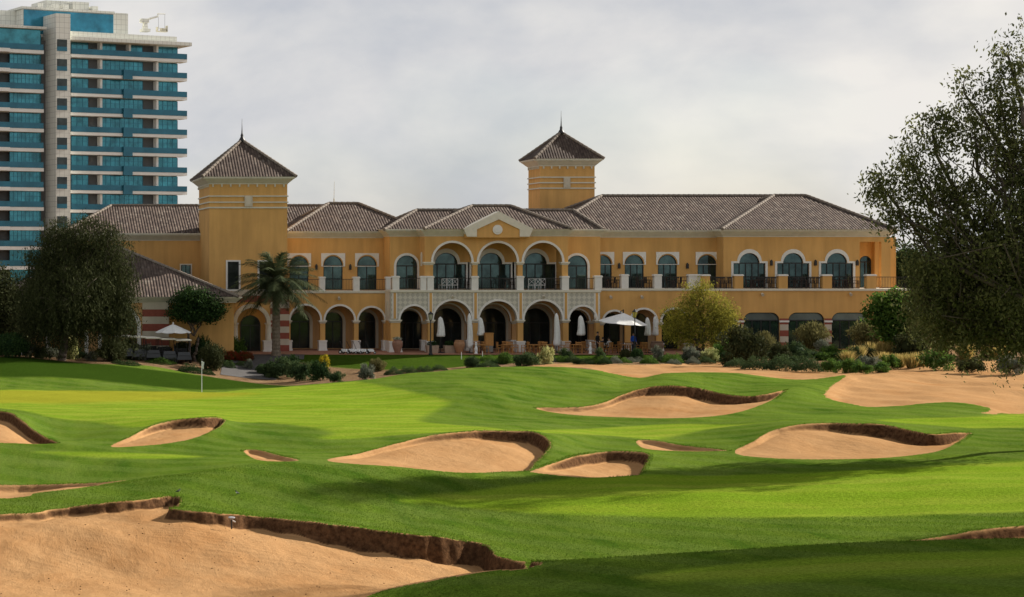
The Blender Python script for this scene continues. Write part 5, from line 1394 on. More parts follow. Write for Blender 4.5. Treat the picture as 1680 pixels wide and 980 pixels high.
S("low_shrub", 1107, 596, 40, 18, 'low', LF_GREEN, "low spreading green shrub left under the olive tree", "shrub")
S("leafy_shrub", 1136, 594, 32, 26, 'loose', LF_GREY, "silvery shrub under the olive yellow tree", "shrub")
S("variegated_shrub", 1168, 594, 32, 24, 'loose', LF_VAR, "variegated shrub at the right foot of the olive yellow tree", "shrub")
S("leafy_shrub", 1228, 600, 88, 62, 'loose', LF_DARK, "big dark olive shrub in front of the right wing windows", "shrub")
S("leafy_shrub", 1258, 592, 40, 46, 'spray', LF_BROWN, "olive yellow twiggy shrub right behind the big dark olive shrub", "shrub")
for px, py, w, h_, lab in ((1215, 602, 46, 16, "low green plant below the big dark olive shrub"), (1250, 606, 56, 24, "first of the broad green carpet shrubs on the sand edge"), (1290, 607, 62, 28, "middle of the broad green carpet shrubs on the sand edge"), (1330, 609, 52, 28, "right of the broad green carpet shrubs on the sand edge")):
    S("low_shrub", px, py, w, h_, 'low', LF_BLUE, lab, "shrub")
S("spray_shrub", 1340, 583, 64, 52, 'spray', LF_BROWN, "olive yellow feathery shrub before the middle right window", "shrub")
S("spray_shrub", 1352, 584, 30, 26, 'spray', LF_GREY, "pale dry twiggy shrub at the foot of the feathery shrub", "shrub")
S("spray_shrub", 1432, 580, 70, 54, 'spray', LF_BROWN, "brownish olive shrub before the rightmost window", "shrub")
S("spray_shrub", 1470, 578, 50, 50, 'spray', LF_OLIVE, "lighter olive shrub beside the brownish olive shrub", "shrub")
S("leafy_shrub", 1555, 592, 84, 78, 'spray', LF_BROWN, "tall brownish shrub below the weeping tree", "shrub")
S("round_shrub", 1385, 591, 28, 14, 'round', LF_DEEP, "small dark cushion shrub on the sand before the right window", "shrub")
for px, py, w, h_, m_, lab in ((1365, 611, 34, 22, LF_GREEN, "green leafy plant at the left tip of the sand waste"), (1398, 611, 40, 24, LF_GREEN, "green leafy plant second along the sand waste edge"), (1432, 609, 44, 26, LF_GREY, "white flowered plant along the sand waste edge"), (1466, 606, 40, 24, LF_GREEN, "green plant among the golden grasses"),
                         (1545, 607, 60, 34, LF_GREEN, "leafy green shrub at the top edge of the sand waste"), (1600, 612, 50, 26, LF_DARK, "dark leafy plant under the weeping tree twigs"), (1665, 614, 50, 34, LF_GREY, "silvery leafy plant at the right frame edge on sand")):
    S("leafy_shrub", px, py, w, h_, 'loose', m_, lab, "shrub", ymin=112)
for i, (px, py, w, h_) in enumerate(((1395, 596, 22, 20), (1412, 592, 24, 24), (1430, 588, 26, 26), (1448, 585, 26, 24), (1466, 584, 26, 22), (1488, 582, 24, 20), (1480, 603, 26, 22), (1500, 604, 26, 24), (1516, 602, 24, 24), (1455, 600, 24, 22), (1590, 592, 30, 26), (1640, 590, 34, 26))):
    S("golden_grass", px, py, w*1.4, h_, 'blades', LF_GOLD, "tuft of golden ornamental grass on the sandy bank at the right", "grass tuft", "golden grass tufts on the sandy bank")
for px, py, w, h_, k, m_, lab in ((1200, 590, 50, 34, 'loose', LF_GREEN, "green leafy shrub between the olive tree and the big dark shrub"), (1285, 596, 50, 34, 'loose', LF_DARK, "dark shrub below the first right wing window"), (1312, 590, 44, 30, 'loose', LF_BLUE, "blue green shrub between the feathery shrub and the carpet plants"),
        (1372, 582, 44, 18, 'low', LF_GREEN, "low green plant under the right window sill"), (1405, 585, 54, 16, 'low', LF_GREEN, "low green strip plant below the rightmost window"), (1500, 590, 60, 44, 'loose', LF_DARK, "dark green shrub under the broad-leaved small tree"),
        (1522, 585, 60, 60, 'spray', LF_BROWN, "olive brown shrub left of the tall brownish shrub"), (1600, 585, 80, 60, 'spray', LF_BROWN, "olive brown shrub right of the tall brownish shrub"), (1650, 588, 80, 60, 'loose', LF_DARK, "dark shrub in the shade of the weeping tree"),
        (1450, 611, 40, 18, 'loose', LF_GREEN, "small leafy plant before the golden grasses"), (1380, 608, 34, 18, 'loose', LF_BLUE, "blue green plant near the tip of the sand waste"), (1418, 612, 36, 18, 'loose', LF_GREEN, "bright leafy plant on the sand edge between two pale ones"),
        (150, 593, 26, 18, 'loose', LF_GREY, "grey twiggy shrub between the tree trunk and the large olive shrub"), (280, 596, 34, 16, 'loose', LF_GREY, "small grey shrub left of the round dark shrub"), (65, 588, 26, 22, 'loose', LF_DEEP, "dark leafy shrub left of the low grey green one"), (212, 590, 34, 34, 'loose', LF_DEEP, "dark leafy shrub touching the large round olive shrub"),
        (325, 590, 30, 34, 'loose', LF_DEEP, "dark leafy shrub behind the big round shrub by the flagstick"), (480, 612, 40, 30, 'loose', LF_DEEP, "dark plant at the back of the blue green thicket"), (447, 621, 36, 24, 'loose', LF_BLUE, "outermost left plant of the blue green thicket"), (553, 628, 34, 18, 'loose', LF_BLUE, "outermost right plant of the blue green thicket")):
    S("leafy_shrub" if k == 'loose' else k+"_shrub", px, py, w, h_, k, m_, lab, "shrub")
for i in range(22):
    px = 800+i*18+random.uniform(-5, 5)
    S("low_shrub", px, 594.5+random.uniform(-2, 3), random.uniform(24, 36), random.uniform(9, 15), 'low', random.choice((LF_BLUE, LF_GREEN, LF_GREY, LF_DEEP)), "low bedding shrub in the strip between the dark lawn and the pale sand", "shrub", "low bedding shrubs between lawn and sand")
for i in range(14):
    px = 120+i*16+random.uniform(-5, 5)
    S("low_shrub", px, 586+i*.5+random.uniform(-3, 2), random.uniform(26, 40), random.uniform(12, 22), 'loose', random.choice((LF_DEEP, LF_GREY, LF_DARK, LF_BLUE)), "dark bedding shrub in the bed between the drooping tree and the grey path", "shrub", "dark bedding shrubs between drooping tree and path")
for i in range(14):
    px = 1200+i*17+random.uniform(-5, 5)
    S("low_shrub", px, 592+random.uniform(-5, 8), random.uniform(30, 50), random.uniform(14, 26), 'loose', random.choice((LF_GREEN, LF_BLUE, LF_BLUE, LF_DARK)), "leafy bedding shrub on the bank below the right wing windows", "shrub", "leafy bedding shrubs below the right wing windows")
# planting at the foot of the building on the left
S("leafy_shrub", 330, 577, 34, 42, 'loose', LF_DEEP, "dark leafy shrub against the ochre wall under the small tree", "shrub", Y=148.3)
S("leafy_shrub", 386, 577, 42, 30, 'loose', LF_GREEN, "green leafy shrub left of the arched tower door", "shrub", Y=151.5)
for px in (352, 378, 402): S("flower_bed", px, 577, 34, 17, 'round', LF_RED, "clipped bedding plant with red flowers along the grey path", "flower bed", "red flowered bedding along the grey path", Y=148.6)
for px in (345, 372, 398): S("low_shrub", px, 580, 34, 9, 'low', LF_GREEN, "low green edging plant below the red flowers", "shrub", "green edging plants below the red flowers", Y=147.0)
for px, lab in ((1040, "potted green plant under the olive tree by the wall"), (1195, "green plant against the right wing wall")):
    pass
# ------------------------------------------------------------------ things on and around the terraces
def thing(name, px, Y, label, cat, group=None, z=None, rz=0.0):
    x = X(px, Y)
    return empty(name, (x, Y, (max(0.0, ground_at(x, Y)) if Y > 151.9 else ground_at(x, Y)) if z is None else z), rz, label, cat, group)

# parasols
def closed_parasol(px, Y, pt, pb, label, wid=.24):
    t = thing("closed_parasol", px, Y, label, "parasol", "closed white parasols on the terrace")
    zt, zb_ = Z(pt, Y), Z(pb, Y); H = zt-zb_
    MB().lathe((0, 0, 0), [(.30, 0), (.30, .06), (.05, .09), (.05, .14)], 14).build("base", DARKM, t)
    MB().tube((0, 0, .1), (0, 0, zt+.08), .025, .022, 8).build("pole", DARKM, t)
    vs, fs = [], []; n, m = 24, 9
    prof = [(.10, 0), (.95, .02), (1.0, .10), (.86, .28), (.80, .45), (.72, .62), (.62, .78), (.46, .92), (.12, 1.0)]
    for r, h_ in prof:
        for i in range(n):
            a = 2*math.pi*i/n; f = 1+.22*math.cos(8*a)*(r > .2)+.06*math.sin(3*a+h_*5)
            vs.append((wid*r*f*math.cos(a)+.03*math.sin(h_*4), wid*r*f*math.sin(a), zb_+H*h_))
    for j in range(m-1):
        for i in range(n): fs.append((j*n+i, j*n+(i+1) % n, (j+1)*n+(i+1) % n, (j+1)*n+i))
    c = MB().add(vs, fs).build("canopy", CANVAS, t, smooth=True)
    MB().lathe((0, 0, zb_+H*.42), [(wid*.84, 0), (wid*.86, .03), (wid*.84, .06)], 16).build("tie_strap", CANVAS, c)
for a in ((723, 153.8, 520, 553, "closed white parasol in the second large arch, left of the big round urn", .30),
          (770.5, 153.4, 514, 572, "tall closed parasol hanging nearly to the ground before the column", .24),
          (788.6, 153.9, 521, 551, "closed white parasol just right of the tall one hanging to the ground", .27),
          (913.4, 153.4, 514, 568, "long closed parasol in the fourth large arch", .26),
          (953, 153.9, 518, 551, "closed white parasol in the rightmost pavilion arch", .30),
          (1062.5, 153.6, 521, 551, "closed parasol right of the lamp post by the open parasol", .24),
          (1075, 154.4, 519, 551, "closed parasol standing behind the big urn near the olive tree", .22)):
    closed_parasol(a[0], a[1], a[2], a[3], a[4], a[5])
def open_canopy(r, zb_, zt, sag=.12, n=8):
    b = MB(); k = 6; vs = []
    for j in range(k+1):
        f = j/k
        for i in range(n*4):
            a = 2*math.pi*i/(n*4); edge = abs(math.sin(a*n/2)); rr = r*f*(1-.05*edge*f)
            z = zt-(zt-zb_)*(f**1.08)-sag*edge*f*.5
            vs.append((rr*math.cos(a), rr*math.sin(a), z))
    N_ = n*4
    fs = [(j*N_+i, (j+1)*N_+i, (j+1)*N_+(i+1) % N_, j*N_+(i+1) % N_) for j in range(k) for i in range(N_)]
    b.add(vs, fs)
    b.add([(v[0], v[1], v[2]-.02) for v in vs], [f[::-1] for f in fs])
    return b
def ribs(r, zb_, zt, n=8):
    b = MB()
    for i in range(n):
        a = 2*math.pi*i/n; b.tube((0, 0, zt-.04), (r*.98*math.cos(a), r*.98*math.sin(a), zb_-.02), .018, .014, 5)
    return b
t = thing("open_parasol", 284, 146.5, "open white parasol beside the small dark tree on the left", "parasol")
zt, zb_ = Z(532, 146.5)-t.location.z, Z(545, 146.5)-t.location.z
MB().lathe((0, 0, 0), [(.35, 0), (.35, .08), (.06, .12), (.06, .3)], 14).build("base", DARKM, t)
MB().tube((0, 0, .1), (0, 0, zt+.1), .035, .03, 8).build("pole", WOODC, t)
MB().lathe((0, 0, zt), [(.05, 0), (.06, .06), (.02, .16)], 8).build("finial", WHITEM, t)
c = open_canopy(1.42, zb_, zt).build("canopy", CANVAS, t, smooth=False); ribs(1.4, zb_, zt).build("rib", WOODC, c)
Yc = 152.6
t = thing("open_parasol", 1018, Yc, "large open white cantilever parasol over the seated guests", "parasol")
zt, zb_ = Z(513.5, Yc), Z(529, Yc)
MB().box(.2, 1.2, .5, 1.5, 0, .1).build("base", DARKM, t)
MB().tube((.55, .95, .1), (.55, .95, zt+.25), .055, .05, 10).build("mast", DARKM, t)
MB().tube((.55, .95, zt-1.0), (0, 0, zt+.12), .035, .03, 8).tube((.55, .95, zt+.2), (0, 0, zt+.1), .03, .03, 8).build("arm", DARKM, t)
c = open_canopy(1.98, zb_, zt, .1).build("canopy", CANVAS, t); ribs(1.95, zb_, zt).build("rib", DARKM, c)
c.rotation_euler = (math.radians(4), math.radians(3), .2)

# urns
def urn(px, Y, h_, r, label, plant=None, mtl=TERRA, rim=.62):
    t = thing("terrace_urn", px, Y, label, "urn")
    p = [(.45, 0), (.5, .02), (.58, .12), (.82, .36), (.98, .58), (1.0, .72), (.92, .85), (rim+.06, .94), (rim+.13, .97), (rim+.13, 1.0), (rim, .99), (rim-.05, .9)]
    MB().lathe((0, 0, 0), [(a*r, z*h_) for a, z in p], 24).build("urn_body", mtl, t, smooth=True)
    MB().lathe((0, 0, h_*.90), [(.02, 0), (rim*r*.9, .0), (rim*r*.9, .015), (.01, .02)], 16).build("soil", WOODD, t)
    if plant:
        P = in_ball(260, .5)*np.array([r*.95, r*.95, .14])+np.array([0, 0, h_+.08])
        link("flowers", leaves_mesh("urn_flowers", P, .1, rng.random(260), .7), plant, t)
urn(652, 153.2, 1.15, .43, "tall terracotta urn with white flowers at the left corner of the pavilion", leaf_mat("white_flowers", (.12, .16, .05), (.75, .75, .68), .2))
urn(753.7, 153.3, 1.08, .46, "round orange terracotta urn between two parasols in the second large arch", None, mat("orange_terracotta", (.36, .19, .10), .7, noise=(4, .2)), .7)
urn(1078, 153.0, 1.0, .55, "wide brown urn left of the olive yellow tree", None, mat("brown_clay", (.22, .14, .10), .75, noise=(4, .2)), .75)

# lamp posts
def lamp_post(px, Y, pt, label, glow):
    t = thing("lamp_post", px, Y, label, "lamp post", "lamp posts before the terrace")
    H = Z(pt, Y)-t.location.z
    MB().lathe((0, 0, 0), [(.18, 0), (.18, .1), (.12, .16), (.11, .75), (.13, .8), (.07, .86), (.055, .9)], 12).build("base", DARKM, t)
    MB().tube((0, 0, .85), (0, 0, H-.75), .05, .04, 10).build("pole", DARKM, t)
    l = MB().lathe((0, 0, H-.78), [(.05, 0), (.12, .05), (.12, .08)], 8).lathe((0, 0, H-.25), [(.24, 0), (.20, .07), (.09, .16), (.03, .25)], 8).build("lantern_frame", DARKM, t)
    b = MB()
    for i in range(6): a = i*math.pi/3; b.tube((.12*math.cos(a), .12*math.sin(a), H-.72), (.21*math.cos(a), .21*math.sin(a), H-.24), .012, .012, 4)
    b.build("lantern_bar", DARKM, l)
    MB().lathe((0, 0, H-.70), [(.11, 0), (.20, .45)], 6).build("lantern_glass", glow, t)
lamp_post(706.5, 151.6, 511, "slim black lamp post before the left pavilion column", mat("frosted_lantern", (.42, .42, .30), .3, noise=(5, .1)))
lamp_post(1041.5, 150.4, 507, "slim black lamp post with yellowish lantern beside the open white parasol", mat("yellow_lantern", (.62, .52, .12), .3, noise=(5, .1)))

# chairs and tables
def make_chair(label, m, wicker=None, group=None):
    t = empty("terrace_chair", (0, 0, 0), 0, label, "chair", group)
    wm = wicker or m
    MB().box(-.24, .24, -.24, .24, .42, .46).build("seat", wm, t)
    b = MB()
    for i in range(5): x = -.19+.095*i; b.box(x-.022, x+.022, .225, .25, .46, .88)
    b.box(-.24, .24, .22, .255, .85, .93); b.build("backrest", wm, t)
    for sx in (-1, 1):
        for sy in (-1, 1):
            MB().box(sx*.22-.022, sx*.22+.022, sy*.22-.022, sy*.22+.022, 0, .42 if sy > 0 else .64).build("leg", m, t)
        MB().box(sx*.235-.025, sx*.235+.025, -.25, .22, .64, .67).build("armrest", m, t)
    return t
def make_table(label, m, r=.42, group=None):
    t = empty("terrace_table", (0, 0, 0), 0, label, "table", group)
    MB().box(-r, r, -r, r, .70, .74).build("tabletop", m, t)
    for sx in (-1, 1):
        for sy in (-1, 1): MB().box(sx*(r-.06)-.025, sx*(r-.06)+.025, sy*(r-.06)-.025, sy*(r-.06)+.025, 0, .70).build("leg", m, t)
    return t
def place(proto, used, px, Y, rz, z, label=None, group=None):
    o = proto if not used else copy_tree(proto)
    o.location = (X(px, Y), Y, z); o.rotation_euler = (0, 0, rz)
    tag(o, label, None, group); return o
teak = make_chair("x", WOODC); used = False
def run(proto, spots, label, group, z, first):
    for i, (px, Y) in enumerate(spots):
        place(proto, not (first and i == 0), px, Y, random.choice((0, 0, math.pi, math.pi/2, -math.pi/2))+random.uniform(-.25, .25), z, label, group)
run(teak, [(781, 153.4), (791, 154.2), (797, 153.3), (820, 153.5), (829, 154.3), (837, 153.3), (845, 154.1)], "orange teak chair on the terrace under the middle large arch", "teak chairs under the middle large arch", 0, True)
run(teak, [(862, 153.4), (871, 154.3), (880, 153.5), (889, 154.2), (895, 153.3), (903, 154.2), (921, 153.5)], "orange teak chair on the terrace under the fourth large arch", "teak chairs under the fourth large arch", 0, False)
run(teak, [(932, 153.6), (940, 154.2), (949, 153.4), (960, 154.1), (972, 153.6)], "orange teak chair on the terrace under the rightmost pavilion arch", "teak chairs under the rightmost pavilion arch", 0, False)
run(teak, [(1011, 153.8), (1020, 154.0), (1030, 153.2), (1047, 153.4), (1056, 153.1)], "teak chair under or beside the open cantilever parasol", "teak chairs by the open cantilever parasol", 0, False)
ttab = make_table("x", WOODC); 
for i, (px, Y, lab) in enumerate(((787, 152.9, "teak table below the closed parasol in the middle arch"), (832, 153.1, "teak table at the right side of the middle large arch"), (876, 153.0, "teak table at the left side of the fourth large arch"), (898, 153.0, "teak table next to the long closed parasol in the fourth arch"), (946, 153.0, "teak table under the rightmost pavilion arch"), (1024, 152.7, "teak table below the open cantilever parasol"))):
    place(ttab, i > 0, px, Y, random.uniform(-.1, .1), 0, lab, "teak tables on the lower terrace")
dark = make_chair("x", WOODD, WICKER)
run(dark, [(1001, 157.6), (1013, 157.5), (1050, 157.6), (1063, 157.5), (1098, 157.6), (1110, 157.4), (1122, 157.6)], "dark wicker chair on the upper terrace between white piers", "dark chairs between the white upper piers", ZR_, True)
run(dark, [(1170, 156.6), (1178, 157.0), (1186, 156.5), (1194, 156.8)], "dark chair on the upper terrace left of the right wing windows", "dark chairs left of the right wing windows", ZR_, False)
run(dark, [(1228, 156.5), (1238, 156.9), (1249, 156.4), (1262, 156.8), (1270, 156.5)], "dark chair on the upper terrace before the first keyhole window", "dark chairs before the first keyhole window", ZR_, False)
run(dark, [(1299, 156.5), (1308, 156.9), (1318, 156.4), (1330, 156.8), (1342, 156.5)], "dark chair on the upper terrace before the second keyhole window", "dark chairs before the second keyhole window", ZR_, False)
run(dark, [(1372, 156.5), (1382, 156.9), (1392, 156.4), (1403, 156.8)], "dark chair on the upper terrace before the third keyhole window", "dark chairs before the third keyhole window", ZR_, False)
run(dark, [(772, 156.4), (840, 156.5), (833, 156.0), (915, 156.5)], "dark chair on the balcony of the three arches", "dark chairs on the arched balcony", ZM, False)
dtab = make_table("x", WOODD)
for i, (px, lab) in enumerate(((1007, "dark table on the upper terrace between the first white piers"), (1057, "dark table on the upper terrace between the second white piers"), (1244, "dark table before the first keyhole window"), (1312, "dark table before the second keyhole window"), (1386, "dark table before the third keyhole window"))):
    place(dtab, i > 0, px, 156.9 if px > 1100 else 157.9, 0, ZR_, lab, "dark tables on the upper terrace")
# white cross-backed lounge chairs on the balcony
def white_chair(px, Y, rz, label, group):
    t = empty("lounge_chair", (X(px, Y), Y, ZM), rz, label, "chair", group)
    MB().box(-.28, .28, -.28, .28, .36, .42).build("seat", WHITEM, t)
    b = MB().box(-.28, -.24, .24, .28, .42, .95).box(.24, .28, .24, .28, .42, .95).box(-.24, .24, .24, .28, .90, .95)
    b.tube((-.24, .26, .45), (.24, .26, .92), .02, .02, 6).tube((.24, .26, .45), (-.24, .26, .92), .02, .02, 6)
    b.build("backrest", WHITEM, t)
    for sx in (-1, 1):
        for sy in (-1, 1): MB().box(sx*.25-.02, sx*.25+.02, sy*.25-.02, sy*.25+.02, 0, .36).build("leg", WHITEM, t)
for px in (727, 735.5, 744): white_chair(px, 156.3, math.pi+random.uniform(-.3, .3), "white cross-backed chair on the balcony under the left upper arch", "white chairs under the left upper arch")
for px in (872, 880.5, 889): white_chair(px, 156.3, math.pi+random.uniform(-.3, .3), "white cross-backed chair on the balcony under the right upper arch", "white chairs under the right upper arch")

# service stand, planters, bollards
t = thing("service_stand", 802, 153.5, "orange wooden service stand in the middle arch beside a closed parasol", "cabinet")
MB().box(-.33, .33, -.22, .22, .62, 1.62).build("cabinet", WOODC, t); MB().box(-.37, .37, -.26, .26, 1.62, 1.68).build("top", WOODC, t)
MB().box(-.30, .30, -.20, .20, .12, .615).build("lower_shelf", mat("grey_panel", (.22, .21, .19), .7, noise=(5, .1)), t)
for sx in (-1, 1):
    for sy in (-1, 1): MB().box(sx*.29-.035, sx*.29+.035, sy*.18-.035, sy*.18+.035, 0, .119).build("leg", WOODD, t)
for px, lab in ((781, "white turned bollard below the closed parasol near the urn"), (968.5, "white turned bollard left of the dark dressed guests")):
    t = thing("white_bollard", px, 152.4, lab, "bollard")
    MB().lathe((0, 0, 0), [(.15, 0), (.15, .08), (.09, .12), (.13, .3), (.15, .42), (.08, .6), (.06, .68), (.10, .74), (.10, .80)], 14).build("shaft", WHITEM, t, smooth=True)
    MB().sph((0, 0, .88), .09, 12, 8).build("ball", WHITEM, t, smooth=True)
for px, w, lab in ((709, .5, "low beige planter box right of the left lamp post"), (737, .45, "low beige planter box left of the round orange urn")):
    t = thing("planter_box", px, 153.9, lab, "planter")
    MB().frustum((-w*.85, w*.85, -.3, .3), 0, (-w, w, -.36, .36), .62).build("box", mat("planter_stone", (.36, .27, .20), .8, noise=(4, .15)), t)
    P = in_ball(500, .5)*np.array([w*.9, .33, .28])+np.array([0, 0, .75])
    link("plants", leaves_mesh("planter_plants", P, .11, rng.random(500), .6), LF_DEEP, t)

# golf carts
def make_cart():
    t = empty("golf_cart", (0, 0, 0), 0, "x", "golf cart", "golf carts parked behind the shrubs")
    body = MB().frustum((-.58, .58, -1.15, .2), .28, (-.52, .52, -1.05, .2), .62).box(-.58, .58, .2, 1.1, .28, .66).frustum((-.5, .5, -1.1, -.65), .62, (-.46, .46, -.95, -.68), .86)
    body.build("body", mat("cart_body", (.05, .055, .06), .35, noise=(4, .1)), t)
    MB().box(-.52, .52, -.02, .45, .662, .78).build("seat", BLACK, t); MB().box(-.52, .52, .42, .52, .78, 1.12).build("backrest", BLACK, t)
    for sx in (-1, 1):
        for y in (-.72, .75):
            w = MB().tube((sx*.44, y, .22), (sx*.62, y, .22), .23, .23, 16).build("wheel", BLACK, t)
            MB().tube((sx*.60, y, .22), (sx*.635, y, .22), .12, .12, 12).build("rim", WHITEM, w)
        MB().tube((sx*.5, -.75, .8), (sx*.5, -.55, 1.74), .022, .022, 6).build("roof_post", DARKM, t)
        MB().tube((sx*.5, .5, .7), (sx*.5, .6, 1.74), .022, .022, 6).build("roof_post", DARKM, t)
    MB().box(-.62, .62, -.95, .95, 1.76, 1.82).frustum((-.6, .6, -.92, .92), 1.82, (-.5, .5, -.78, .78), 1.87).box(-.6, .6, -.9, .9, 1.735, 1.76).build("roof", mat("cream_roof", (.70, .67, .58), .5, noise=(4, .05)), t)
    MB().tube((-.25, -.5, .8), (-.25, -.35, 1.02), .02, .02, 6).lathe((-.25, -.34, 1.02), [(.16, 0), (.17, .015), (.16, .03)], 14).build("steering_wheel", DARKM, t)
    return t
cart = make_cart()
for i, (px, rz, lab) in enumerate(((203, .15, "golf cart with white roof, first of the row, beside the large round olive shrub"), (225, .2, "golf cart second in the row behind the greyish shrub"), (248, .1, "golf cart in the middle of the row under the striped wall"), (272, .2, "golf cart fourth in the row below the open parasol"), (298, .1, "golf cart last in the row beside the small dark tree"), (43, .3, "golf cart with white roof alone at the far left behind the clipped shrub"))):
    o = cart if i == 0 else copy_tree(cart)
    Y = 146.2 if px != 43 else 147.0
    x = X(px, Y); o.location = (x, Y, ground_at(x, Y)); o.rotation_euler = (0, 0, rz); o['label'] = lab
# push trolleys
def make_trolley():
    t = empty("push_trolley", (0, 0, 0), 0, "white and black golf push trolley in the row before the left arcade", "golf trolley", "golf push trolleys before the left arcade")
    MB().frustum((-.16, .16, -.3, .3), .18, (-.1, .1, -.2, .2), .40).build("fairing", WHITEM, t)
    for x, y, r in ((-.27, .22, .16), (.27, .22, .16), (0, -.36, .11)):
        w = MB().tube((x-.035, y, r), (x+.035, y, r), r, r, 14).build("wheel", BLACK, t)
        MB().tube((x-.04, y, r), (x+.04, y, r), r*.5, r*.5, 10).build("rim", WHITEM, w)
    MB().tube((0, .1, .38), (0, .42, 1.0), .02, .02, 6).tube((-.13, .42, 1.0), (.13, .42, 1.0), .02, .02, 6).build("handle", DARKM, t)
    return t
tr = make_trolley()
for i, px in enumerate((565, 577, 586, 596, 608)):
    o = tr if i == 0 else copy_tree(tr); o.location = (X(px, 152.5), 152.5, 0); o.rotation_euler = (0, 0, .9+.2*math.sin(i*2))

# flagstick on the green, putting pins
p = hit(331, 643.5, 100, 118)
t = empty("flagstick", (p[0], p[1], p[2]), 0, "tall white flagstick with a furled flag on the far green", "flagstick")
Hf = (643.5-589)*p[1]/F
MB().tube((0, 0, -.1), (0, 0, Hf), .024, .016, 8).build("pole", WHITEM, t)
vs, fs = [], []; 
for j in range(7):
    for i in range(5):
        vs.append((.018+.035*i*(1-.06*j)+.01*math.sin(i*2+j), .03*math.sin(i*2.3+j*.6), Hf-.03-.075*j-.012*i))
for j in range(6):
    for i in range(4): fs.append((j*5+i, j*5+i+1, (j+1)*5+i+1, (j+1)*5+i))
MB().add(vs, fs).build("flag", CANVAS, t, smooth=True)
MB().lathe((0, 0, Hf-.002), [(.03, 0), (.035, .05), (.02, .12)], 8).build("cap", BLACK, t)
for px, pb, pt, lab in ((757, 590, 577.5, "short white putting pin left on the dark lawn"), (791.5, 590, 576.5, "short white putting pin with a red white flag on the dark lawn")):
    p = hit(px, pb, 138, 152); k = p[1]/F
    t = empty("putting_pin", p, 0, lab, "putting pin")
    MB().tube((0, 0, -.05), (0, 0, (pb-pt)*k), .03, .025, 8).build("pole", WHITEM, t)
    if px > 780:
        MB().add([(-.1, -.01, (pb-pt)*k), (.02, 0, (pb-pt)*k), (.02, .01, (pb-pt)*k-.18), (-.1, 0, (pb-pt)*k-.14)], [(0, 1, 2, 3)]).build("flag", REDB, t)

# sprinkler riser in the bank of the nearest bunker
p = hit(380, 853, 40, 56)
t = empty("sprinkler", (p[0]-.02, p[1]-.16, p[2]-.02), .3, "small grey sprinkler riser sticking out of the nearest bunker bank", "sprinkler")
MB().tube((0, 0, -.2), (0, 0, .05), .022, .022, 8).build("riser", DARKM, t)
MB().lathe((0, 0, .05), [(.03, 0), (.045, .01), (.045, .03), (.09, .04), (.09, .062), (.06, .07)], 16).build("head", mat("grey_plastic", (.35, .36, .38), .5, noise=(9, .1)), t)
MB().tube((.02, -.02, .02), (.08, -.06, -.01), .016, .016, 8).build("side_pipe", WHITEM, t)
# two small birds on the turf
def bird(px, py, rz, label):
    p = hit(px, py, 40, 60)
    t = empty("bird", p, rz, label, "bird"); t.scale = (.72,)*3
    b = MB()
    body = [((-.075, 0, .075), .012), ((-.05, 0, .082), .030), ((-.01, 0, .092), .042), ((.03, 0, .105), .038), ((.055, 0, .130), .024), ((.068, 0, .15), .026), ((.085, 0, .155), .014), ((.108, 0, .152), .003)]
    b.path([Vector(q[0]) for q in body], [q[1] for q in body], 10)
    b.frustum((-.06, -.04, -.015, .015), .07, (-.062, -.045, -.012, .012), .088).tube((-.06, 0, .08), (-.15, 0, .06), .018, .012, 6)
    for s in (-1, 1):
        b.tube((0, s*.016, .06), (.005, s*.018, .0), .004, .003, 5)
        b.tube((.005, s*.018, .002), (.03, s*.02, .002), .003, .002, 4)
    b.build("body", mat("black_plumage", (.03, .03, .03), .6, noise=(20, .2)), t, smooth=True)
    w = MB()
    for s in (-1, 1): w.sph((-.01, s*.036, .092), (.05, .008, .022), 8, 5)
    w.build("wing", WHITEM if px > 340 else mat("grey_plumage", (.08, .08, .08), .6, noise=(20, .2)), t, smooth=True)
bird(293, 809, .5, "small black bird at the notch of the nearest bunker bank")
bird(389, 812, 2.2, "small black and white bird standing on the near turf")

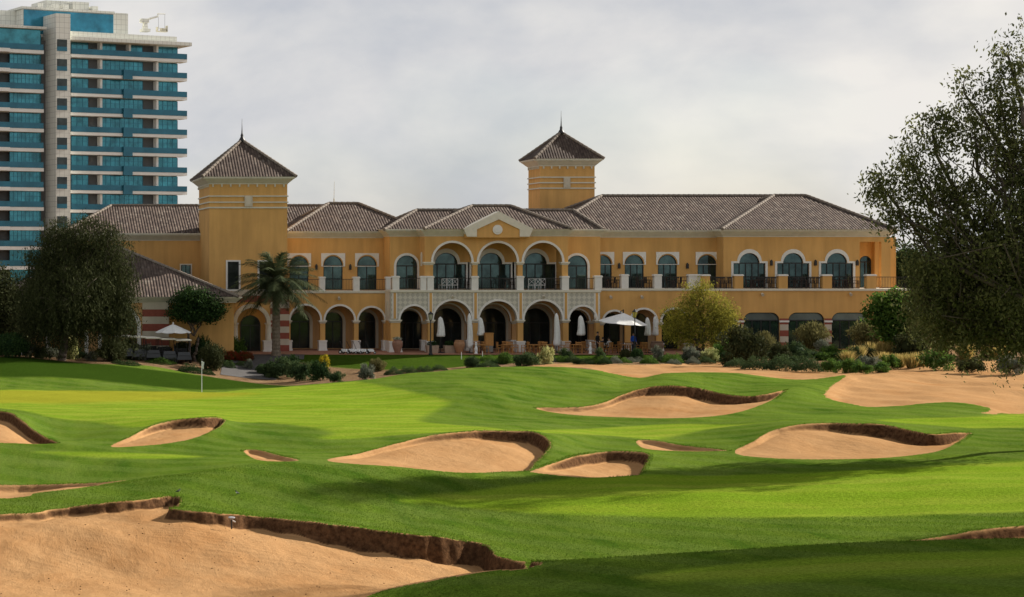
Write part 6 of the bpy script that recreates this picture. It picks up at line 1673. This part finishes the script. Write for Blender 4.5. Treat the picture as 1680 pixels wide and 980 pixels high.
# ------------------------------------------------------------------ guests on the terrace
def person(px, Y, label, shirt, trousers, pose='stand', rz=0.0, hair=(.02, .016, .014), z=0.0):
    """one skinned body; hair is a child"""
    if pose == 'stand':
        J = {'pel': (0, 0, .95), 'wai': (0, 0, 1.08), 'che': (0, -.01, 1.30), 'nek': (0, 0, 1.47), 'hd0': (0, -.015, 1.56), 'hd1': (0, -.02, 1.66), 'hd2': (0, -.01, 1.73)}
        for s, n in ((-1, 'l'), (1, 'r')):
            J.update({'hip'+n: (s*.095, 0, .90), 'kne'+n: (s*.10, -.02, .50), 'ank'+n: (s*.105, .02, .09), 'toe'+n: (s*.12, -.15, .04),
                      'sho'+n: (s*.185, 0, 1.40), 'elb'+n: (s*.235, .02, 1.12), 'wri'+n: (s*.22, -.12, .93), 'han'+n: (s*.21, -.17, .86)})
    else:
        J = {'pel': (0, .06, .52), 'wai': (0, .08, .66), 'che': (0, .06, .88), 'nek': (0, .03, 1.05), 'hd0': (0, .0, 1.14), 'hd1': (0, -.02, 1.24), 'hd2': (0, -.01, 1.31)}
        for s, n in ((-1, 'l'), (1, 'r')):
            J.update({'hip'+n: (s*.10, .02, .52), 'kne'+n: (s*.13, -.40, .52), 'ank'+n: (s*.13, -.36, .09), 'toe'+n: (s*.14, -.54, .04),
                      'sho'+n: (s*.185, .05, .98), 'elb'+n: (s*.25, -.04, .74), 'wri'+n: (s*.16, -.26, .70), 'han'+n: (s*.13, -.34, .68)})
    R = {'pel': (.15, .11), 'wai': (.135, .095), 'che': (.165, .105), 'nek': (.055, .055), 'hd0': (.075, .085), 'hd1': (.082, .10), 'hd2': (.05, .06)}
    for n in 'lr': R.update({'hip'+n: (.095, .095), 'kne'+n: (.06, .06), 'ank'+n: (.042, .042), 'toe'+n: (.04, .025), 'sho'+n: (.06, .06), 'elb'+n: (.043, .043), 'wri'+n: (.03, .03), 'han'+n: (.035, .025)})
    E = [('pel', 'wai'), ('wai', 'che'), ('che', 'nek'), ('nek', 'hd0'), ('hd0', 'hd1'), ('hd1', 'hd2')]
    for n in 'lr': E += [('pel', 'hip'+n), ('hip'+n, 'kne'+n), ('kne'+n, 'ank'+n), ('ank'+n, 'toe'+n), ('che', 'sho'+n), ('sho'+n, 'elb'+n), ('elb'+n, 'wri'+n), ('wri'+n, 'han'+n)]
    names = list(J)
    verts = [J[n] for n in names]; edges = [(names.index(a), names.index(b)) for a, b in E]
    # five fingers per hand
    rads = [R[n] for n in names]
    for n, s in (('l', -1), ('r', 1)):
        h = names.index('han'+n); hp = Vector(J['han'+n]); d = (hp-Vector(J['wri'+n])).normalized()
        for f in range(5):
            o = Vector((s*(.022-.014*f), -.006*f, 0)) if f < 4 else Vector((-s*.04, -.01, .01))
            L = (.07, .085, .08, .065, .05)[f]
            a, b2 = len(verts), len(verts)+1
            verts += [tuple(hp+o*1.0+d*.03), tuple(hp+o*1.25+d*(.03+L)+Vector((0, 0, -.012)))]
            rads += [(.011, .011), (.008, .008)]; edges += [(h, a), (a, b2)]
    me = bpy.data.meshes.new("person_skeleton"); me.from_pydata(verts, edges, [])
    o = bpy.data.objects.new("tmp", me); col.objects.link(o)
    md = o.modifiers.new("skin", 'SKIN'); md.use_smooth_shade = True
    for i, r in enumerate(rads): me.skin_vertices[0].data[i].radius = r
    me.skin_vertices[0].data[0].use_root = True
    ss = o.modifiers.new("sub", 'SUBSURF'); ss.levels = 1; ss.render_levels = 1
    dg = bpy.context.evaluated_depsgraph_get()
    m2 = bpy.data.meshes.new_from_object(o.evaluated_get(dg)); bpy.data.objects.remove(o)
    m2.materials.clear()
    for q in (SKIN, shirt, trousers, BLACK): m2.materials.append(q)
    neck = J['nek'][2]; wl_ = J['pel'][2]+.03
    for pl in m2.polygons:
        c = pl.center
        hand = min((c-Vector(J['han'+n])).length for n in 'lr') < .14
        legy = pose == 'sit' and c.y < -.12 and c.z < .62
        if hand or c.z > neck+.01: pl.material_index = 0
        elif c.z < .085: pl.material_index = 3
        elif c.z < wl_ and not (abs(c.x) > .17 and c.z > .8 and pose == 'stand') or legy:
            pl.material_index = 1 if pose == 'sit' and c.z > .64 else 2
        else: pl.material_index = 1
    t = empty("person", (X(px, Y), Y, z), rz, label, "person")
    link("body", m2, None, t)
    hb = MB(); hd = Vector(J['hd1'])
    hb.sph((hd.x, hd.y+.022, hd.z+.035), (.092, .105, .095), 14, 8)
    hb.build("hair", mat("hair", hair, .6, noise=(20, .2)), t, smooth=True)
    f = MB()
    for s in (-1, 1): f.sph((s*.033, hd.y-.092, hd.z+.0), (.012, .008, .008), 6, 4)
    f.sph((0, hd.y-.105, hd.z-.035), (.013, .02, .02), 6, 4)
    f.build("face", mat("face_detail", (.25, .13, .10), .6, noise=(20, .1)), t, smooth=True)
    return t
BLUE = mat("blue_shirt", (.02, .10, .55), .8, noise=(9, .1)); BLACKC = mat("black_cloth", (.018, .018, .02), .8, noise=(9, .1)); LIGHTC = mat("light_cloth", (.50, .50, .50), .8, noise=(9, .08)); NAVY = mat("dark_trousers", (.025, .03, .045), .8, noise=(9, .1))
person(1039, 152.9, "person in a bright blue shirt standing under the open white parasol", BLUE, NAVY, 'stand', .3)
person(980.5, 153.6, "person in black standing behind the seated guests at the rightmost arch", BLACKC, BLACKC, 'stand', .6)
person(989, 152.8, "seated person in dark clothing left of the guest in pale top", BLACKC, NAVY, 'sit', 2.2)
person(999, 152.9, "seated person in a pale grey top at the terrace table", LIGHTC, BLACKC, 'sit', 3.6)
for px, Y, rz in ((989, 152.8, 2.2), (999, 152.9, 3.6)):
    o = copy_tree(teak); o.location = (X(px, Y), Y, 0); o.rotation_euler = (0, 0, rz); o['label'] = "teak chair occupied by a seated guest at the terrace edge"; o['group'] = "teak chairs occupied by seated guests"
